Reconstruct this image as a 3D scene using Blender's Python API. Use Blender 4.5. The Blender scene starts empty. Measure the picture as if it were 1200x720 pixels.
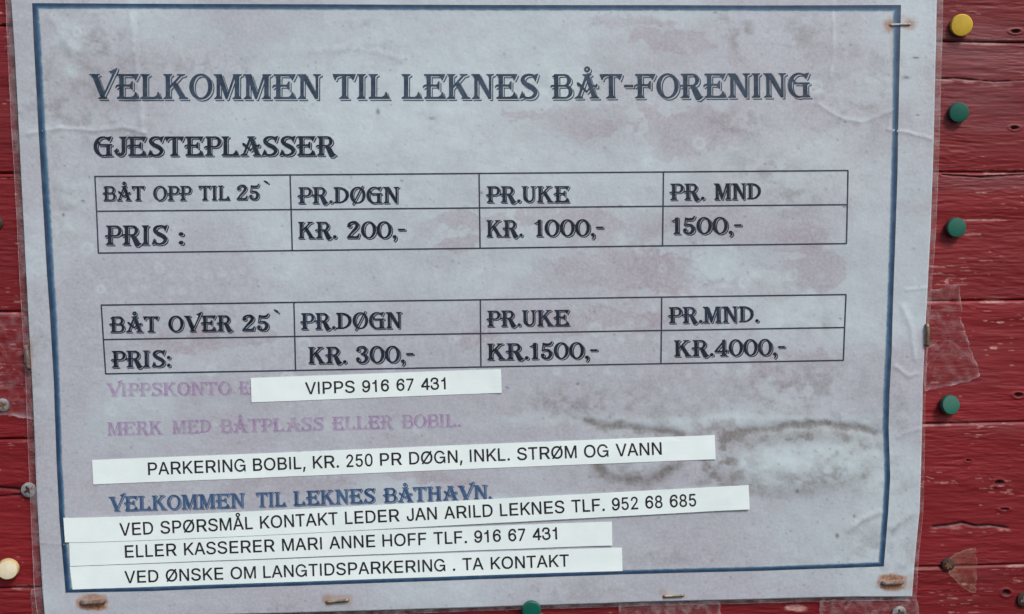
import bpy, bmesh, math, random
import numpy as np
from mathutils import Vector, Matrix

scene = bpy.context.scene
COL = scene.collection
R = math.radians

# ------------------------------------------------------------------ camera
CAM_LOC = Vector((-0.015682, -0.373981, 0.042688))
CAM_ROT = Matrix(((0.9975365, 0.0160963, -0.0682777),
                  (-0.0697084, 0.1184890, -0.9905055),
                  (-0.0078533, 0.9928249, 0.1193192)))
FOCAL = 1342.0                    # in survey pixels, picture 1200 x 720
cam_data = bpy.data.cameras.new('camera')
cam_data.sensor_width = 36.0
cam_data.lens = 36.0 * FOCAL / 1200.0
cam_data.clip_start = 0.01
cam_data.clip_end = 50.0
cam = bpy.data.objects.new('camera', cam_data)
COL.objects.link(cam)
cam.matrix_world = Matrix.Translation(CAM_LOC) @ CAM_ROT.to_4x4()
scene.camera = cam

# ------------------------------------------------------------------ light: a bright overcast sky
SUN_EL, SUN_AZ = R(50), R(142)    # azimuth clockwise from +Y (the wall faces -Y)
world = bpy.data.worlds.new('World')
scene.world = world
world.use_nodes = True
wn = world.node_tree
bg = wn.nodes['Background']
sky = wn.nodes.new('ShaderNodeTexSky')
sky.sky_type = 'NISHITA'
sky.sun_disc = False
sky.sun_elevation = SUN_EL
sky.sun_rotation = SUN_AZ
sky.dust_density = 3.0
sky.air_density = 1.0
wn.links.new(sky.outputs[0], bg.inputs[0])
bg.inputs[1].default_value = 0.11
sun_data = bpy.data.lights.new('sun', 'SUN')
sun_data.energy = 2.0
sun_data.angle = R(14)
sun_data.color = (1.0, 0.98, 0.94)
sun = bpy.data.objects.new('sun', sun_data)
COL.objects.link(sun)
sd = Vector((math.sin(SUN_AZ) * math.cos(SUN_EL), math.cos(SUN_AZ) * math.cos(SUN_EL), math.sin(SUN_EL)))
sun.rotation_euler = sd.to_track_quat('Z', 'Y').to_euler()
vs = scene.view_settings
vs.view_transform = 'Standard'
vs.look = 'None'
vs.exposure = 0.54
vs.gamma = 1.0

# ------------------------------------------------------------------ helpers
WALL_Y = 0.0016                   # front face of the planks; the sign's sheet hangs at y = 0


def at(px, py, y=0.0):
    """Survey pixel -> (x, z) on the vertical plane at depth y."""
    d = CAM_ROT @ Vector((px - 600.0, 360.0 - py, -FOCAL))
    k = (y - CAM_LOC.y) / d.y
    return CAM_LOC.x + d.x * k, CAM_LOC.z + d.z * k


def at_np(px, py, y=0.0):
    m = np.array(CAM_ROT)
    v = np.stack([px - 600.0, 360.0 - py, np.full_like(px, -FOCAL)], -1) @ m.T
    k = (y - CAM_LOC.y) / v[..., 1]
    return CAM_LOC.x + v[..., 0] * k, CAM_LOC.z + v[..., 2] * k


PXM = 0.000272                    # about one survey pixel in metres

_T = np.random.RandomState(7).rand(256, 256)


def vnoise(x, y, seed=0):
    x = x + seed * 17.31
    y = y + seed * 9.77
    xi = np.floor(x).astype(int); yi = np.floor(y).astype(int)
    fx = x - xi; fy = y - yi
    fx = fx * fx * (3 - 2 * fx); fy = fy * fy * (3 - 2 * fy)
    a = _T[yi & 255, xi & 255]; b = _T[yi & 255, (xi + 1) & 255]
    c = _T[(yi + 1) & 255, xi & 255]; d = _T[(yi + 1) & 255, (xi + 1) & 255]
    return (a + (b - a) * fx) * (1 - fy) + (c + (d - c) * fx) * fy


def fbm(x, y, seed=0, octaves=5, gain=0.5):
    s = 0.0; a = 1.0; t = 0.0
    for o in range(octaves):
        s = s + a * vnoise(x * 2 ** o, y * 2 ** o, seed + o * 3)
        t += a; a *= gain
    return s / t


def sstep(a, b, x):
    t = np.clip((x - a) / (b - a), 0, 1)
    return t * t * (3 - 2 * t)


def seg_dist(x, y, pts):
    best = np.full(np.shape(x), 1e9)
    for (x0, y0), (x1, y1) in zip(pts[:-1], pts[1:]):
        dx, dy = x1 - x0, y1 - y0
        t = np.clip(((x - x0) * dx + (y - y0) * dy) / (dx * dx + dy * dy + 1e-9), 0, 1)
        best = np.minimum(best, np.hypot(x - x0 - t * dx, y - y0 - t * dy))
    return best


def link(o, parent=None):
    COL.objects.link(o)
    if parent is not None:
        o.parent = parent
        o.matrix_parent_inverse = parent.matrix_basis.inverted()
    return o


def mesh_obj(name, verts, faces, mat, parent=None, smooth=False, uv=None, attrs=None):
    me = bpy.data.meshes.new(name)
    me.from_pydata([tuple(v) for v in verts], [], faces)
    if smooth:
        me.polygons.foreach_set('use_smooth', [True] * len(me.polygons))
    if uv is not None:
        lay = me.uv_layers.new(name='UVMap')
        li = np.empty(len(me.loops), dtype=np.int32)
        me.loops.foreach_get('vertex_index', li)
        lay.data.foreach_set('uv', np.asarray(uv, np.float32)[li].ravel())
    for k, v in (attrs or {}).items():
        at_ = me.attributes.new(k, 'FLOAT', 'POINT')
        at_.data.foreach_set('value', np.asarray(v, np.float32).ravel())
    me.materials.append(mat)
    me.update()
    return link(bpy.data.objects.new(name, me), parent)


def bm_obj(name, bm, mat, parent=None, smooth=True):
    me = bpy.data.meshes.new(name)
    bmesh.ops.recalc_face_normals(bm, faces=bm.faces)
    bm.to_mesh(me); bm.free()
    if smooth:
        me.polygons.foreach_set('use_smooth', [True] * len(me.polygons))
        me.set_sharp_from_angle(angle=R(40))
    me.materials.append(mat)
    return link(bpy.data.objects.new(name, me), parent)


def thing(name, label, cat, loc, group=None):
    o = bpy.data.objects.new(name, None)
    o.empty_display_size = 0.01
    o.location = loc
    COL.objects.link(o)
    return tag(o, label, cat, group)


def tag(o, label, cat, group=None):
    o['label'] = label
    o['category'] = cat
    if group:
        o['group'] = group
    return o


# ------------------------------------------------------------------ materials
def new_mat(name):
    m = bpy.data.materials.new(name)
    m.use_nodes = True
    nt = m.node_tree
    p = nt.nodes['Principled BSDF']
    return m, nt, p


def nd(nt, kind, **kw):
    n = nt.nodes.new(kind)
    for k, v in kw.items():
        setattr(n, k, v)
    return n


def val(nt, sock, v):
    if hasattr(v, 'is_output'):
        nt.links.new(v, sock)
    else:
        sock.default_value = v


def mixc(nt, fac, a, b, mode='MIX'):
    n = nd(nt, 'ShaderNodeMix', data_type='RGBA', blend_type=mode)
    val(nt, n.inputs['Factor'], fac)
    val(nt, n.inputs['A'], a if hasattr(a, 'is_output') else (*a, 1))
    val(nt, n.inputs['B'], b if hasattr(b, 'is_output') else (*b, 1))
    return n.outputs['Result']


def mth(nt, op, a, b=0.0, c=0.0):
    n = nd(nt, 'ShaderNodeMath', operation=op)
    val(nt, n.inputs[0], a); val(nt, n.inputs[1], b); val(nt, n.inputs[2], c)
    return n.outputs[0]


def attr(nt, name):
    return nd(nt, 'ShaderNodeAttribute', attribute_name=name).outputs['Fac']


def noise(nt, scale, detail=4.0, rough=0.55, stretch=(1, 1, 1), dist=0.0):
    tc = nd(nt, 'ShaderNodeTexCoord')
    mp = nd(nt, 'ShaderNodeMapping')
    mp.inputs['Scale'].default_value = stretch
    n = nd(nt, 'ShaderNodeTexNoise')
    n.inputs['Scale'].default_value = scale
    n.inputs['Detail'].default_value = detail
    n.inputs['Roughness'].default_value = rough
    n.inputs['Distortion'].default_value = dist
    nt.links.new(tc.outputs['Object'], mp.inputs[0])
    nt.links.new(mp.outputs[0], n.inputs['Vector'])
    return n.outputs['Fac']


def ramp(nt, fac, stops):
    n = nd(nt, 'ShaderNodeValToRGB')
    e = n.color_ramp.elements
    while len(e) < len(stops):
        e.new(0.5)
    for i, (p, c) in enumerate(stops):
        e[i].position = p
        e[i].color = (*c, 1) if len(c) == 3 else c
    nt.links.new(fac, n.inputs[0])
    return n.outputs['Color']


def maprange(nt, v, a, b, c=0.0, d=1.0):
    n = nd(nt, 'ShaderNodeMapRange')
    n.clamp = True
    val(nt, n.inputs[0], v)
    for i, q in enumerate((a, b, c, d)):
        n.inputs[i + 1].default_value = q
    return n.outputs[0]


def bump(nt, p, h, strength, dist):
    b = nd(nt, 'ShaderNodeBump')
    b.inputs['Strength'].default_value = strength
    b.inputs['Distance'].default_value = dist
    nt.links.new(h, b.inputs['Height'])
    nt.links.new(b.outputs[0], p.inputs['Normal'])
    return b


def srgb(r, g, b):
    f = lambda c: (c / 255 / 12.92) if c <= 10 else ((c / 255 + 0.055) / 1.055) ** 2.4
    return (f(r), f(g), f(b))


def mat_paper():
    m, nt, p = new_mat('laminated_paper')
    fine = noise(nt, 900, 5, 0.65)
    mid_ = noise(nt, 160, 5, 0.6)
    big = noise(nt, 40, 4, 0.55)
    base = mixc(nt, maprange(nt, big, 0.35, 0.65), (0.395, 0.440, 0.485), (0.440, 0.505, 0.545))
    c = mixc(nt, attr(nt, 'mauve'), base, (0.325, 0.295, 0.345))
    c = mixc(nt, attr(nt, 'pale'), c, (0.500, 0.605, 0.630))
    c = mixc(nt, maprange(nt, mid_, 0.40, 0.68, 0.0, 0.24), c, (0.29, 0.285, 0.33))
    c = mixc(nt, maprange(nt, fine, 0.38, 0.68, 0.0, 0.30), c, (0.56, 0.60, 0.63))
    g = mth(nt, 'MULTIPLY', attr(nt, 'grime'), maprange(nt, fine, 0.25, 0.7, 1.0, 0.6))
    c = mixc(nt, g, c, (0.145, 0.130, 0.120))
    c = mixc(nt, attr(nt, 'dots'), c, (0.06, 0.06, 0.065))
    r = mth(nt, 'MULTIPLY', attr(nt, 'rust'), maprange(nt, mid_, 0.2, 0.7, 1.0, 0.8))
    c = mixc(nt, r, c, mixc(nt, maprange(nt, fine, 0.4, 0.6), (0.42, 0.150, 0.026), (0.13, 0.055, 0.022)))
    nt.links.new(c, p.inputs['Base Color'])
    p.inputs['Roughness'].default_value = 0.55
    p.inputs['Specular IOR Level'].default_value = 0.3
    p.inputs['Coat Weight'].default_value = 0.5
    p.inputs['Coat Roughness'].default_value = 0.14
    bump(nt, p, mth(nt, 'ADD', noise(nt, 260, 4, 0.6), mth(nt, 'MULTIPLY', fine, 0.4)), 0.35, 0.0004)
    return m


def mat_ink(name, dark, light, cover=1.0, lo=0.35, hi=0.7, grain=420):
    m, nt, p = new_mat(name)
    n = noise(nt, grain, 5, 0.65)
    n2 = noise(nt, 70, 3, 0.5)
    c = mixc(nt, maprange(nt, mth(nt, 'ADD', mth(nt, 'MULTIPLY', n, 0.6), mth(nt, 'MULTIPLY', n2, 0.4)), lo, hi), dark, light)
    nt.links.new(c, p.inputs['Base Color'])
    p.inputs['Roughness'].default_value = 0.5
    p.inputs['Specular IOR Level'].default_value = 0.3
    p.inputs['Coat Weight'].default_value = 0.2
    p.inputs['Coat Roughness'].default_value = 0.22
    if cover < 1.0:
        out = nt.nodes['Material Output']
        t = nd(nt, 'ShaderNodeBsdfTransparent')
        mx = nd(nt, 'ShaderNodeMixShader')
        f = maprange(nt, noise(nt, 240, 5, 0.7), 0.33, 0.62, cover, cover * 0.35)
        nt.links.new(f, mx.inputs[0])
        nt.links.new(t.outputs[0], mx.inputs[1])
        nt.links.new(p.outputs[0], mx.inputs[2])
        nt.links.new(mx.outputs[0], out.inputs[0])
    return m


def mat_border():
    m, nt, p = new_mat('border_ink')
    u = nd(nt, 'ShaderNodeUVMap'); u.uv_map = 'UVMap'
    s = nd(nt, 'ShaderNodeSeparateXYZ')
    nt.links.new(u.outputs[0], s.inputs[0])
    n = noise(nt, 500, 4, 0.6)
    x = mth(nt, 'ADD', s.outputs[1], mth(nt, 'MULTIPLY', mth(nt, 'SUBTRACT', n, 0.5), 0.35))
    c = ramp(nt, x, [(0.0, srgb(34, 50, 70)), (0.42, srgb(28, 54, 84)), (0.66, srgb(48, 92, 126)), (1.0, srgb(124, 158, 174))])
    c = mixc(nt, maprange(nt, noise(nt, 180, 4, 0.6), 0.45, 0.75, 0.0, 0.25), c, srgb(96, 124, 150))
    nt.links.new(c, p.inputs['Base Color'])
    p.inputs['Roughness'].default_value = 0.5
    p.inputs['Coat Weight'].default_value = 0.2
    p.inputs['Coat Roughness'].default_value = 0.2
    out = nt.nodes['Material Output']
    t = nd(nt, 'ShaderNodeBsdfTransparent')
    mx = nd(nt, 'ShaderNodeMixShader')
    nt.links.new(maprange(nt, x, 0.66, 1.0, 1.0, 0.05), mx.inputs[0])
    nt.links.new(t.outputs[0], mx.inputs[1])
    nt.links.new(p.outputs[0], mx.inputs[2])
    nt.links.new(mx.outputs[0], out.inputs[0])
    return m


def mat_strip():
    m, nt, p = new_mat('white_label_tape')
    n = noise(nt, 120, 4, 0.6)
    c = mixc(nt, maprange(nt, n, 0.3, 0.7), (0.70, 0.795, 0.790), (0.765, 0.845, 0.830))
    d = maprange(nt, noise(nt, 1400, 3, 0.6), 0.66, 0.8, 0.0, 0.35)
    c = mixc(nt, d, c, (0.35, 0.34, 0.33))
    nt.links.new(c, p.inputs['Base Color'])
    p.inputs['Roughness'].default_value = 0.35
    p.inputs['Coat Weight'].default_value = 0.3
    p.inputs['Coat Roughness'].default_value = 0.15
    bump(nt, p, noise(nt, 90, 3, 0.5), 0.2, 0.0005)
    return m


def mat_wood():
    m, nt, p = new_mat('red_painted_wood')
    grain = noise(nt, 60, 6, 0.65, (0.35, 1, 9), 0.4)
    big = noise(nt, 11, 4, 0.55, (1, 1, 1.6))
    tone = attr(nt, 'tone')
    c = mixc(nt, maprange(nt, big, 0.3, 0.7), (0.128, 0.0068, 0.0098), (0.176, 0.0100, 0.0132))
    c = mixc(nt, maprange(nt, grain, 0.36, 0.60, 0.30, 0.0), c, (0.075, 0.006, 0.009))
    c = mixc(nt, attr(nt, 'dust'), c, (0.19, 0.10, 0.11))
    w = mth(nt, 'MULTIPLY', attr(nt, 'worn'), maprange(nt, noise(nt, 700, 3, 0.6), 0.3, 0.6, 0.3, 1.0))
    c = mixc(nt, w, c, (0.40, 0.215, 0.195))
    c = mixc(nt, attr(nt, 'crack'), c, (0.018, 0.009, 0.009))
    v = nd(nt, 'ShaderNodeHueSaturation')
    nt.links.new(c, v.inputs['Color'])
    nt.links.new(tone, v.inputs['Value'])
    nt.links.new(v.outputs[0], p.inputs['Base Color'])
    p.inputs['Roughness'].default_value = 0.55
    p.inputs['Specular IOR Level'].default_value = 0.28
    h = mth(nt, 'ADD', mth(nt, 'MULTIPLY', grain, 0.15), mth(nt, 'MULTIPLY', noise(nt, 420, 4, 0.6, (0.28, 1, 2.6), 0.6), 0.6))
    bump(nt, p, h, 0.55, 0.0005)
    return m


def mat_film(name, milk_glint=0.10, gloss=0.10, tint=(1, 1, 1), bumpy=0.0, edge=True, crinkle_glint=160, rim=0.24, haze_glint_col=(0.62, 0.60, 0.63)):
    m, nt, p = new_mat(name)
    nt.nodes.remove(p)
    out = nt.nodes['Material Output']
    t = nd(nt, 'ShaderNodeBsdfTransparent'); t.inputs[0].default_value = (*tint, 1)
    d = nd(nt, 'ShaderNodeBsdfDiffuse'); d.inputs[0].default_value = (*haze_glint_col, 1)
    g = nd(nt, 'ShaderNodeBsdfGlossy'); g.inputs['Roughness'].default_value = 0.18
    a = nd(nt, 'ShaderNodeMixShader'); b = nd(nt, 'ShaderNodeMixShader')
    u = nd(nt, 'ShaderNodeUVMap'); u.uv_map = 'UVMap'
    s = nd(nt, 'ShaderNodeSeparateXYZ'); nt.links.new(u.outputs[0], s.inputs[0])
    n = maprange(nt, noise(nt, crinkle_glint, 5, 0.65), 0.45, 0.78, 0.4, 3.2)  # uneven milkiness, with crinkle glints put into the colour as whiter streaks
    f = mth(nt, 'MULTIPLY', n, milk_glint)
    if edge:
        e = mth(nt, 'MULTIPLY', maprange(nt, s.outputs[1], 0.92, 0.985, 0.0, rim), maprange(nt, noise(nt, 130, 3, 0.6), 0.35, 0.62, 0.2, 1.0))  # edge highlight coloured in as a broken whitish line along the rim
        f = mth(nt, 'ADD', f, e)
    nt.links.new(f, a.inputs[0])
    nt.links.new(t.outputs[0], a.inputs[1]); nt.links.new(d.outputs[0], a.inputs[2])
    b.inputs[0].default_value = 0.04 + gloss
    nt.links.new(a.outputs[0], b.inputs[1]); nt.links.new(g.outputs[0], b.inputs[2])
    if bumpy:
        bb = nd(nt, 'ShaderNodeBump'); bb.inputs['Strength'].default_value = 1.0
        bb.inputs['Distance'].default_value = bumpy
        nt.links.new(noise(nt, 220, 4, 0.6, (1, 1, 1), 1.0), bb.inputs['Height'])
        nt.links.new(bb.outputs[0], g.inputs['Normal'])
    nt.links.new(b.outputs[0], out.inputs[0])
    return m


def mat_simple(name, c1, c2, scale=300, rough=0.4, metal=0.0, coat=0.0, bmp=0.0, lo=0.4, hi=0.65):
    m, nt, p = new_mat(name)
    n = noise(nt, scale, 5, 0.6)
    nt.links.new(mixc(nt, maprange(nt, n, lo, hi), c1, c2), p.inputs['Base Color'])
    p.inputs['Roughness'].default_value = rough
    p.inputs['Metallic'].default_value = metal
    p.inputs['Coat Weight'].default_value = coat
    p.inputs['Coat Roughness'].default_value = 0.12
    if bmp:
        bump(nt, p, noise(nt, scale * 2, 4, 0.6), 0.6, bmp)
    return m


M = dict(
    paper=mat_paper(),
    title=mat_ink('title_ink', srgb(26, 40, 56), srgb(64, 82, 102), lo=0.38, hi=0.66),
    ink=mat_ink('dark_ink', srgb(14, 20, 34), srgb(44, 54, 74), lo=0.42, hi=0.7),
    line=mat_ink('table_line_ink', srgb(36, 38, 52), srgb(66, 70, 88)),
    blue=mat_ink('blue_ink', srgb(38, 64, 100), srgb(84, 112, 146)),
    purple=mat_ink('faded_purple_ink', srgb(156, 110, 170), srgb(178, 142, 188), cover=0.62),
    tape_ink=mat_ink('black_label_ink', (0.010, 0.011, 0.013), (0.03, 0.031, 0.034), grain=700),
    border=mat_border(),
    strip=mat_strip(),
    wood=mat_wood(),
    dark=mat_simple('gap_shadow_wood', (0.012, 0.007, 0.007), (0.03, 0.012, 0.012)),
    film=mat_film('laminate_film', 0.095, 0.02, (1.0, 0.93, 0.95), 0.0003, True, 160, 0.5),
    tape=mat_film('clear_sticky_tape', 0.03, 0.0, (0.97, 0.94, 0.95), 0.0004, True, 330),
    milky=mat_film('milky_sticky_tape', 0.09, 0.0, (1.0, 0.95, 0.97), 0.0004, True, 300, 0.12),
    yellowed=mat_film('yellowed_sticky_tape', 0.12, 0.0, (1.0, 0.93, 0.88), 0.0004, True, 120, 0.2, (0.50, 0.40, 0.30)),
    steel=mat_simple('dull_steel', (0.42, 0.43, 0.44), (0.22, 0.21, 0.20), 500, 0.35, 0.9, bmp=0.0001),
    screw=mat_simple('zinc_screw', (0.36, 0.37, 0.36), (0.16, 0.15, 0.14), 620, 0.5, 0.5, bmp=0.0001),
    dullwhite=mat_simple('dull_grey_wire', (0.36, 0.36, 0.36), (0.24, 0.22, 0.20), 600, 0.7, 0.1),
    brass=mat_simple('brassy_staple', (0.26, 0.22, 0.14), (0.12, 0.095, 0.06), 600, 0.5, 0.6),
    rust=mat_simple('rusty_iron', (0.20, 0.075, 0.025), (0.06, 0.03, 0.018), 700, 0.85, 0.1, bmp=0.0002),
    rustgrey=mat_simple('rust_grey_iron', (0.20, 0.16, 0.15), (0.12, 0.065, 0.04), 700, 0.7, 0.3, bmp=0.0001),
    black=mat_simple('blackened_iron', (0.022, 0.014, 0.012), (0.06, 0.03, 0.02), 600, 0.7, 0.2, bmp=0.0002),
    green=mat_simple('green_enamel', (0.003, 0.076, 0.052), (0.005, 0.098, 0.068), 90, 0.38, 0.0, 0.15),
    yellow=mat_simple('yellow_enamel', (0.50, 0.325, 0.025), (0.60, 0.40, 0.045), 160, 0.4, 0.0, 0.12),
    tan=mat_simple('tan_rim', (0.42, 0.32, 0.15), (0.54, 0.42, 0.22), 300, 0.5),
    cream=mat_simple('cream_enamel', (0.66, 0.58, 0.40), (0.74, 0.68, 0.50), 260, 0.4, 0.0, 0.2),
)

# ------------------------------------------------------------------ the red board wall
SEAMS = [(-214, -120), (30, 50), (204, 202), (366, 352), (515, 495), (690, 662), (860, 815)]   # y at the left and right picture edge
wall = thing('board_wall', 'weathered red painted wall of horizontal wooden boards behind the paper notice', 'wall', (0, 0.02, -0.16))
CRACKS = [  # (points, half width px, depth)
    ([(1078, 93), (1120, 92), (1165, 96), (1210, 94)], 0.7),
    ([(1094, 618), (1112, 616), (1128, 613), (1143, 617), (1160, 616), (1180, 619)], 1.6),
    ([(-10, 571), (12, 573), (30, 575)], 1.6), ([(-10, 583), (14, 581), (30, 580)], 1.0),
    ([(1105, 205), (1150, 208), (1215, 204)], 1.0),
]
HOLES = [(1190, 37, 5, 2.2), (1189, 150, 4.5, 2), (1193, 463, 4.5, 2.4), (1171, 566, 5, 3), (1179, 695, 4, 3.2), (1177, 597, 5, 1.3), (1135, 540, 3, 1.2)]
DUST = [(1150, 60, 90, 30, .35), (1150, 125, 80, 35, .30), (1160, 215, 80, 9, .42), (1135, 665, 40, 25, .10), (1125, 55, 60, 50, .15),
        (1150, 340, 90, 30, .05), (20, 120, 30, 60, .06), (1130, 430, 60, 40, .10), (1160, 500, 60, 8, .22), (10, 300, 40, 40, .04)]


def build_plank(i, top, bot):
    nx, nz = 860, 170
    x0, x1 = -70.0, 1270.0
    s = np.linspace(0, 1, nx)[None, :].repeat(nz, 0)
    v = np.linspace(0, 1, nz)
    v = (v - .5) * 2
    v = np.sign(v) * (1 - (1 - np.abs(v)) ** 1.25)
    t = (v / 2 + .5)[:, None].repeat(nx, 1)
    px = x0 + (x1 - x0) * s
    yt = top[0] + (top[1] - top[0]) * (px / 1200.0) + 0.28 + 1.2 * (fbm(px / 60, px * 0 + i * 3.1, 31, 4) - .5)
    yb = bot[0] + (bot[1] - bot[0]) * (px / 1200.0) - 0.28 + 1.2 * (fbm(px / 60, px * 0 + i * 3.1 + 8, 37, 4) - .5)
    py = yt + (yb - yt) * t
    X, Z = at_np(px, py, WALL_Y)
    e = np.minimum(py - yt, yb - py)
    wav = py + 5 * (fbm(px / 120, py / 40, 3 + i, 3) - .5) * 2
    ridge = fbm(px / 30, wav / 3.0, 11 + i, 4, 0.55)
    thin = 1 - np.abs(2 * fbm(px / 24, wav / 4.2, 19 + i, 3, .5) - 1)
    broad = fbm(px / 150, wav / 24, 15 + i, 3)
    h = 0.00013 * (ridge - .5) * 2 + 0.00020 * (thin ** 2 - .6) * sstep(.25, .7, fbm(px / 90, py / 50, 23 + i, 3)) + 0.0004 * (broad - .5) * 2
    roll = np.clip(1 - e / 3.2, 0, 1)
    h = h - 0.0007 * roll ** 2
    crack = np.zeros_like(px)
    for pts, w in CRACKS:
        d = seg_dist(px, py, pts) + 1.4 * (fbm(px / 9, py / 9, 51, 3) - .5)
        k = np.exp(-(d / w) ** 2)
        crack = np.maximum(crack, k * 0.9)
        h -= 0.0006 * k
    for hx, hy, rx, ry in HOLES:
        d = np.hypot((px - hx) / rx, (py - hy) / ry) + 0.5 * (fbm(px / 5, py / 3, 53, 3) - .5)
        k = sstep(1.15, 0.55, d)
        crack = np.maximum(crack, k)
        h -= 0.001 * k
        h += 0.0003 * np.exp(-((d - 1.5) / .4) ** 2)
    wn_ = fbm(px / 15, wav / 1.5, 71 + i, 4, 0.5)
    zone = fbm(px / 70, py / 30, 75 + i, 3)
    worn = sstep(0.785, 0.825, wn_ + 0.40 * (zone - .5)) * 0.65
    worn = np.maximum(worn, sstep(0.54, 0.66, fbm(px / 30, py / 6, 81, 4)) * sstep(4.5, 1.5, e) * 0.6)
    for pts, w in CRACKS[:2]:
        d = seg_dist(px, py - 3, pts)
        worn = np.maximum(worn, 0.6 * sstep(0.45, 0.6, fbm(px / 14, py / 4, 83, 3)) * np.exp(-(d / 3.2) ** 2))
    for cx, cy, rx, ry in [(1165, 408, 5, 1.8), (935, 713, 14, 4), (1154, 376, 3, 1.2), (1130, 685, 3, 2), (1172, 378, 5, 1.3),
                           (1137, 258, 22, 1.2), (1160, 258, 20, 1.0), (1140, 275, 10, 1.0), (1150, 226, 7, 1), (1110, 330, 2.5, 4)]:
        d = np.hypot((px - cx) / rx, (py - cy) / ry) + 0.8 * (fbm(px / 6, py / 3, 91, 3) - .5)
        worn = np.maximum(worn, sstep(1.1, 0.7, d))
    dust = 0.0 + 0 * px
    for cx, cy, rx, ry, w in DUST:
        dust = dust + w * np.exp(-((px - cx) / rx) ** 2 - ((py - cy) / ry) ** 2)
    dust = np.clip(dust * 0.75 * (0.35 + 1.3 * fbm(px / 30, wav / 6, 95, 4)), 0, 0.8)
    tone = np.full_like(px, [1.05, 1.04, 1.08, 1.25, 1.15, 0.98][i])
    Y = WALL_Y - h
    V = np.stack([X, Y, Z], -1).reshape(-1, 3)
    idx = np.arange(nx * nz).reshape(nz, nx)
    F = np.stack([idx[:-1, :-1], idx[1:, :-1], idx[1:, 1:], idx[:-1, 1:]], -1).reshape(-1, 4).tolist()
    V = V.tolist()
    n0 = len(V)
    # sides and back, so that the board is a solid
    rim = list(idx[0, :]) + list(idx[1:, -1]) + list(idx[-1, -2::-1]) + list(idx[-2:0, 0])
    for k in rim:
        V.append([V[k][0], WALL_Y + 0.016, V[k][2]])
    n = len(rim)
    for k in range(n):
        F.append([int(rim[k]), int(rim[(k + 1) % n]), n0 + (k + 1) % n, n0 + k])
    F.append([n0 + k for k in range(n)])
    ext = lambda a, fill=0.0: np.concatenate([a.ravel(), np.full(n, fill)])
    return mesh_obj('plank', V, F, M['wood'], wall, True, None,
                    dict(worn=ext(worn), dust=ext(dust), crack=ext(crack, 0.7), tone=ext(tone, 0.6)))


for i in range(len(SEAMS) - 1):
    build_plank(i, SEAMS[i], SEAMS[i + 1])
bx = [(-0.19, WALL_Y + 0.0175, -0.16), (0.19, WALL_Y + 0.0175, -0.16), (0.19, WALL_Y + 0.0175, 0.16), (-0.19, WALL_Y + 0.0175, 0.16)]
mesh_obj('backing_board', bx + [(x, y + 0.008, z) for x, y, z in bx],
         [(0, 1, 2, 3), (7, 6, 5, 4), (0, 4, 5, 1), (1, 5, 6, 2), (2, 6, 7, 3), (3, 7, 4, 0)], M['dark'], wall)

# ------------------------------------------------------------------ the notice: its sheet and the waves in it
CREASES = [  # points, width px, height mm
    ([(33, 157), (70, 150), (110, 153), (145, 149), (170, 156)], 2.2, .16), ([(152, 8), (156, 40), (161, 90), (168, 152)], 4.0, .14),
    ([(1040, 152), (1062, 155), (1090, 163)], 1.8, .16), ([(975, 2), (978, 40), (974, 90)], 2.5, .10), ([(960, 122), (985, 138), (1010, 143), (1045, 130)], 2.5, .10),
    ([(995, 622), (1010, 610), (1032, 600)], 3.5, .28), ([(1046, 620), (1060, 610), (1072, 600)], 4, .2), ([(1050, 430), (1064, 441), (1073, 438)], 2.5, .2),
    ([(1058, 360), (1068, 385), (1073, 420)], 3.5, .18), ([(690, 496), (740, 503), (790, 508)], 5, -.16), ([(868, 506), (905, 501), (945, 498), (1000, 501), (1028, 507)], 6, -.22),
    ([(700, 550), (722, 562), (752, 566), (785, 553)], 5, -.14), ([(60, 22), (85, 60), (102, 58)], 5, .15), ([(1052, 512), (1066, 505), (1076, 503)], 3, .16),
    ([(370, 60), (400, 57), (440, 60), (470, 70)], 4, .08), ([(1062, 340), (1090, 337)], 1.6, .12), ([(40, 636), (75, 638)], 1.5, .1),
]
BULGE = [(1060, 470, 45, 60, .55), (1070, 590, 40, 60, -.25), (950, 545, 110, 32, .35), (740, 540, 70, 22, .25), (85, 60, 60, 60, .25),
         (40, 560, 40, 90, .3), (600, 705, 300, 25, .25), (250, 690, 200, 40, -.15), (1080, 200, 30, 120, .3), (30, 300, 25, 120, .25)]


def wave(px, py):
    """How far the sheet stands off its plane (metres, towards the viewer)."""
    px = np.asarray(px, float); py = np.asarray(py, float)
    h = 0.00050 * (fbm(px / 210, py / 170, 5, 3) - .5) * 2 + 0.00010 * (fbm(px / 46, py / 40, 9, 3) - .5) * 2
    for cx, cy, rx, ry, a in BULGE:
        h = h + 0.001 * a * np.exp(-((px - cx) / rx) ** 2 - ((py - cy) / ry) ** 2)
    for pts, w, a in CREASES:
        d = seg_dist(px, py, pts)
        h = h + 0.001 * a * np.exp(-(d / w) ** 2)
    return np.clip(h, -0.0009, None)


def lerp_line(pts, f, axis):
    p = np.array(pts, float)
    return np.interp(f, p[:, axis], p[:, 1 - axis])


P_LEFT = [(11.5, -36), (13.5, 0), (17, 50), (22, 150), (24.5, 200), (32.5, 340), (39.5, 480), (42.5, 560), (47, 640), (50, 690), (53.5, 728)]
P_RIGHT = [(1100, -36), (1098, 0), (1094, 150), (1090.5, 270), (1086, 360), (1081, 450), (1079.5, 540), (1078, 600), (1073, 650), (1069, 700)]
P_TOP = [(11.5, -36), (1100, -36)]
P_BOT = [(53.5, 728), (130, 723), (250, 721), (400, 717), (600, 711), (750, 706), (900, 702.5), (1000, 700), (1069, 700)]


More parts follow.
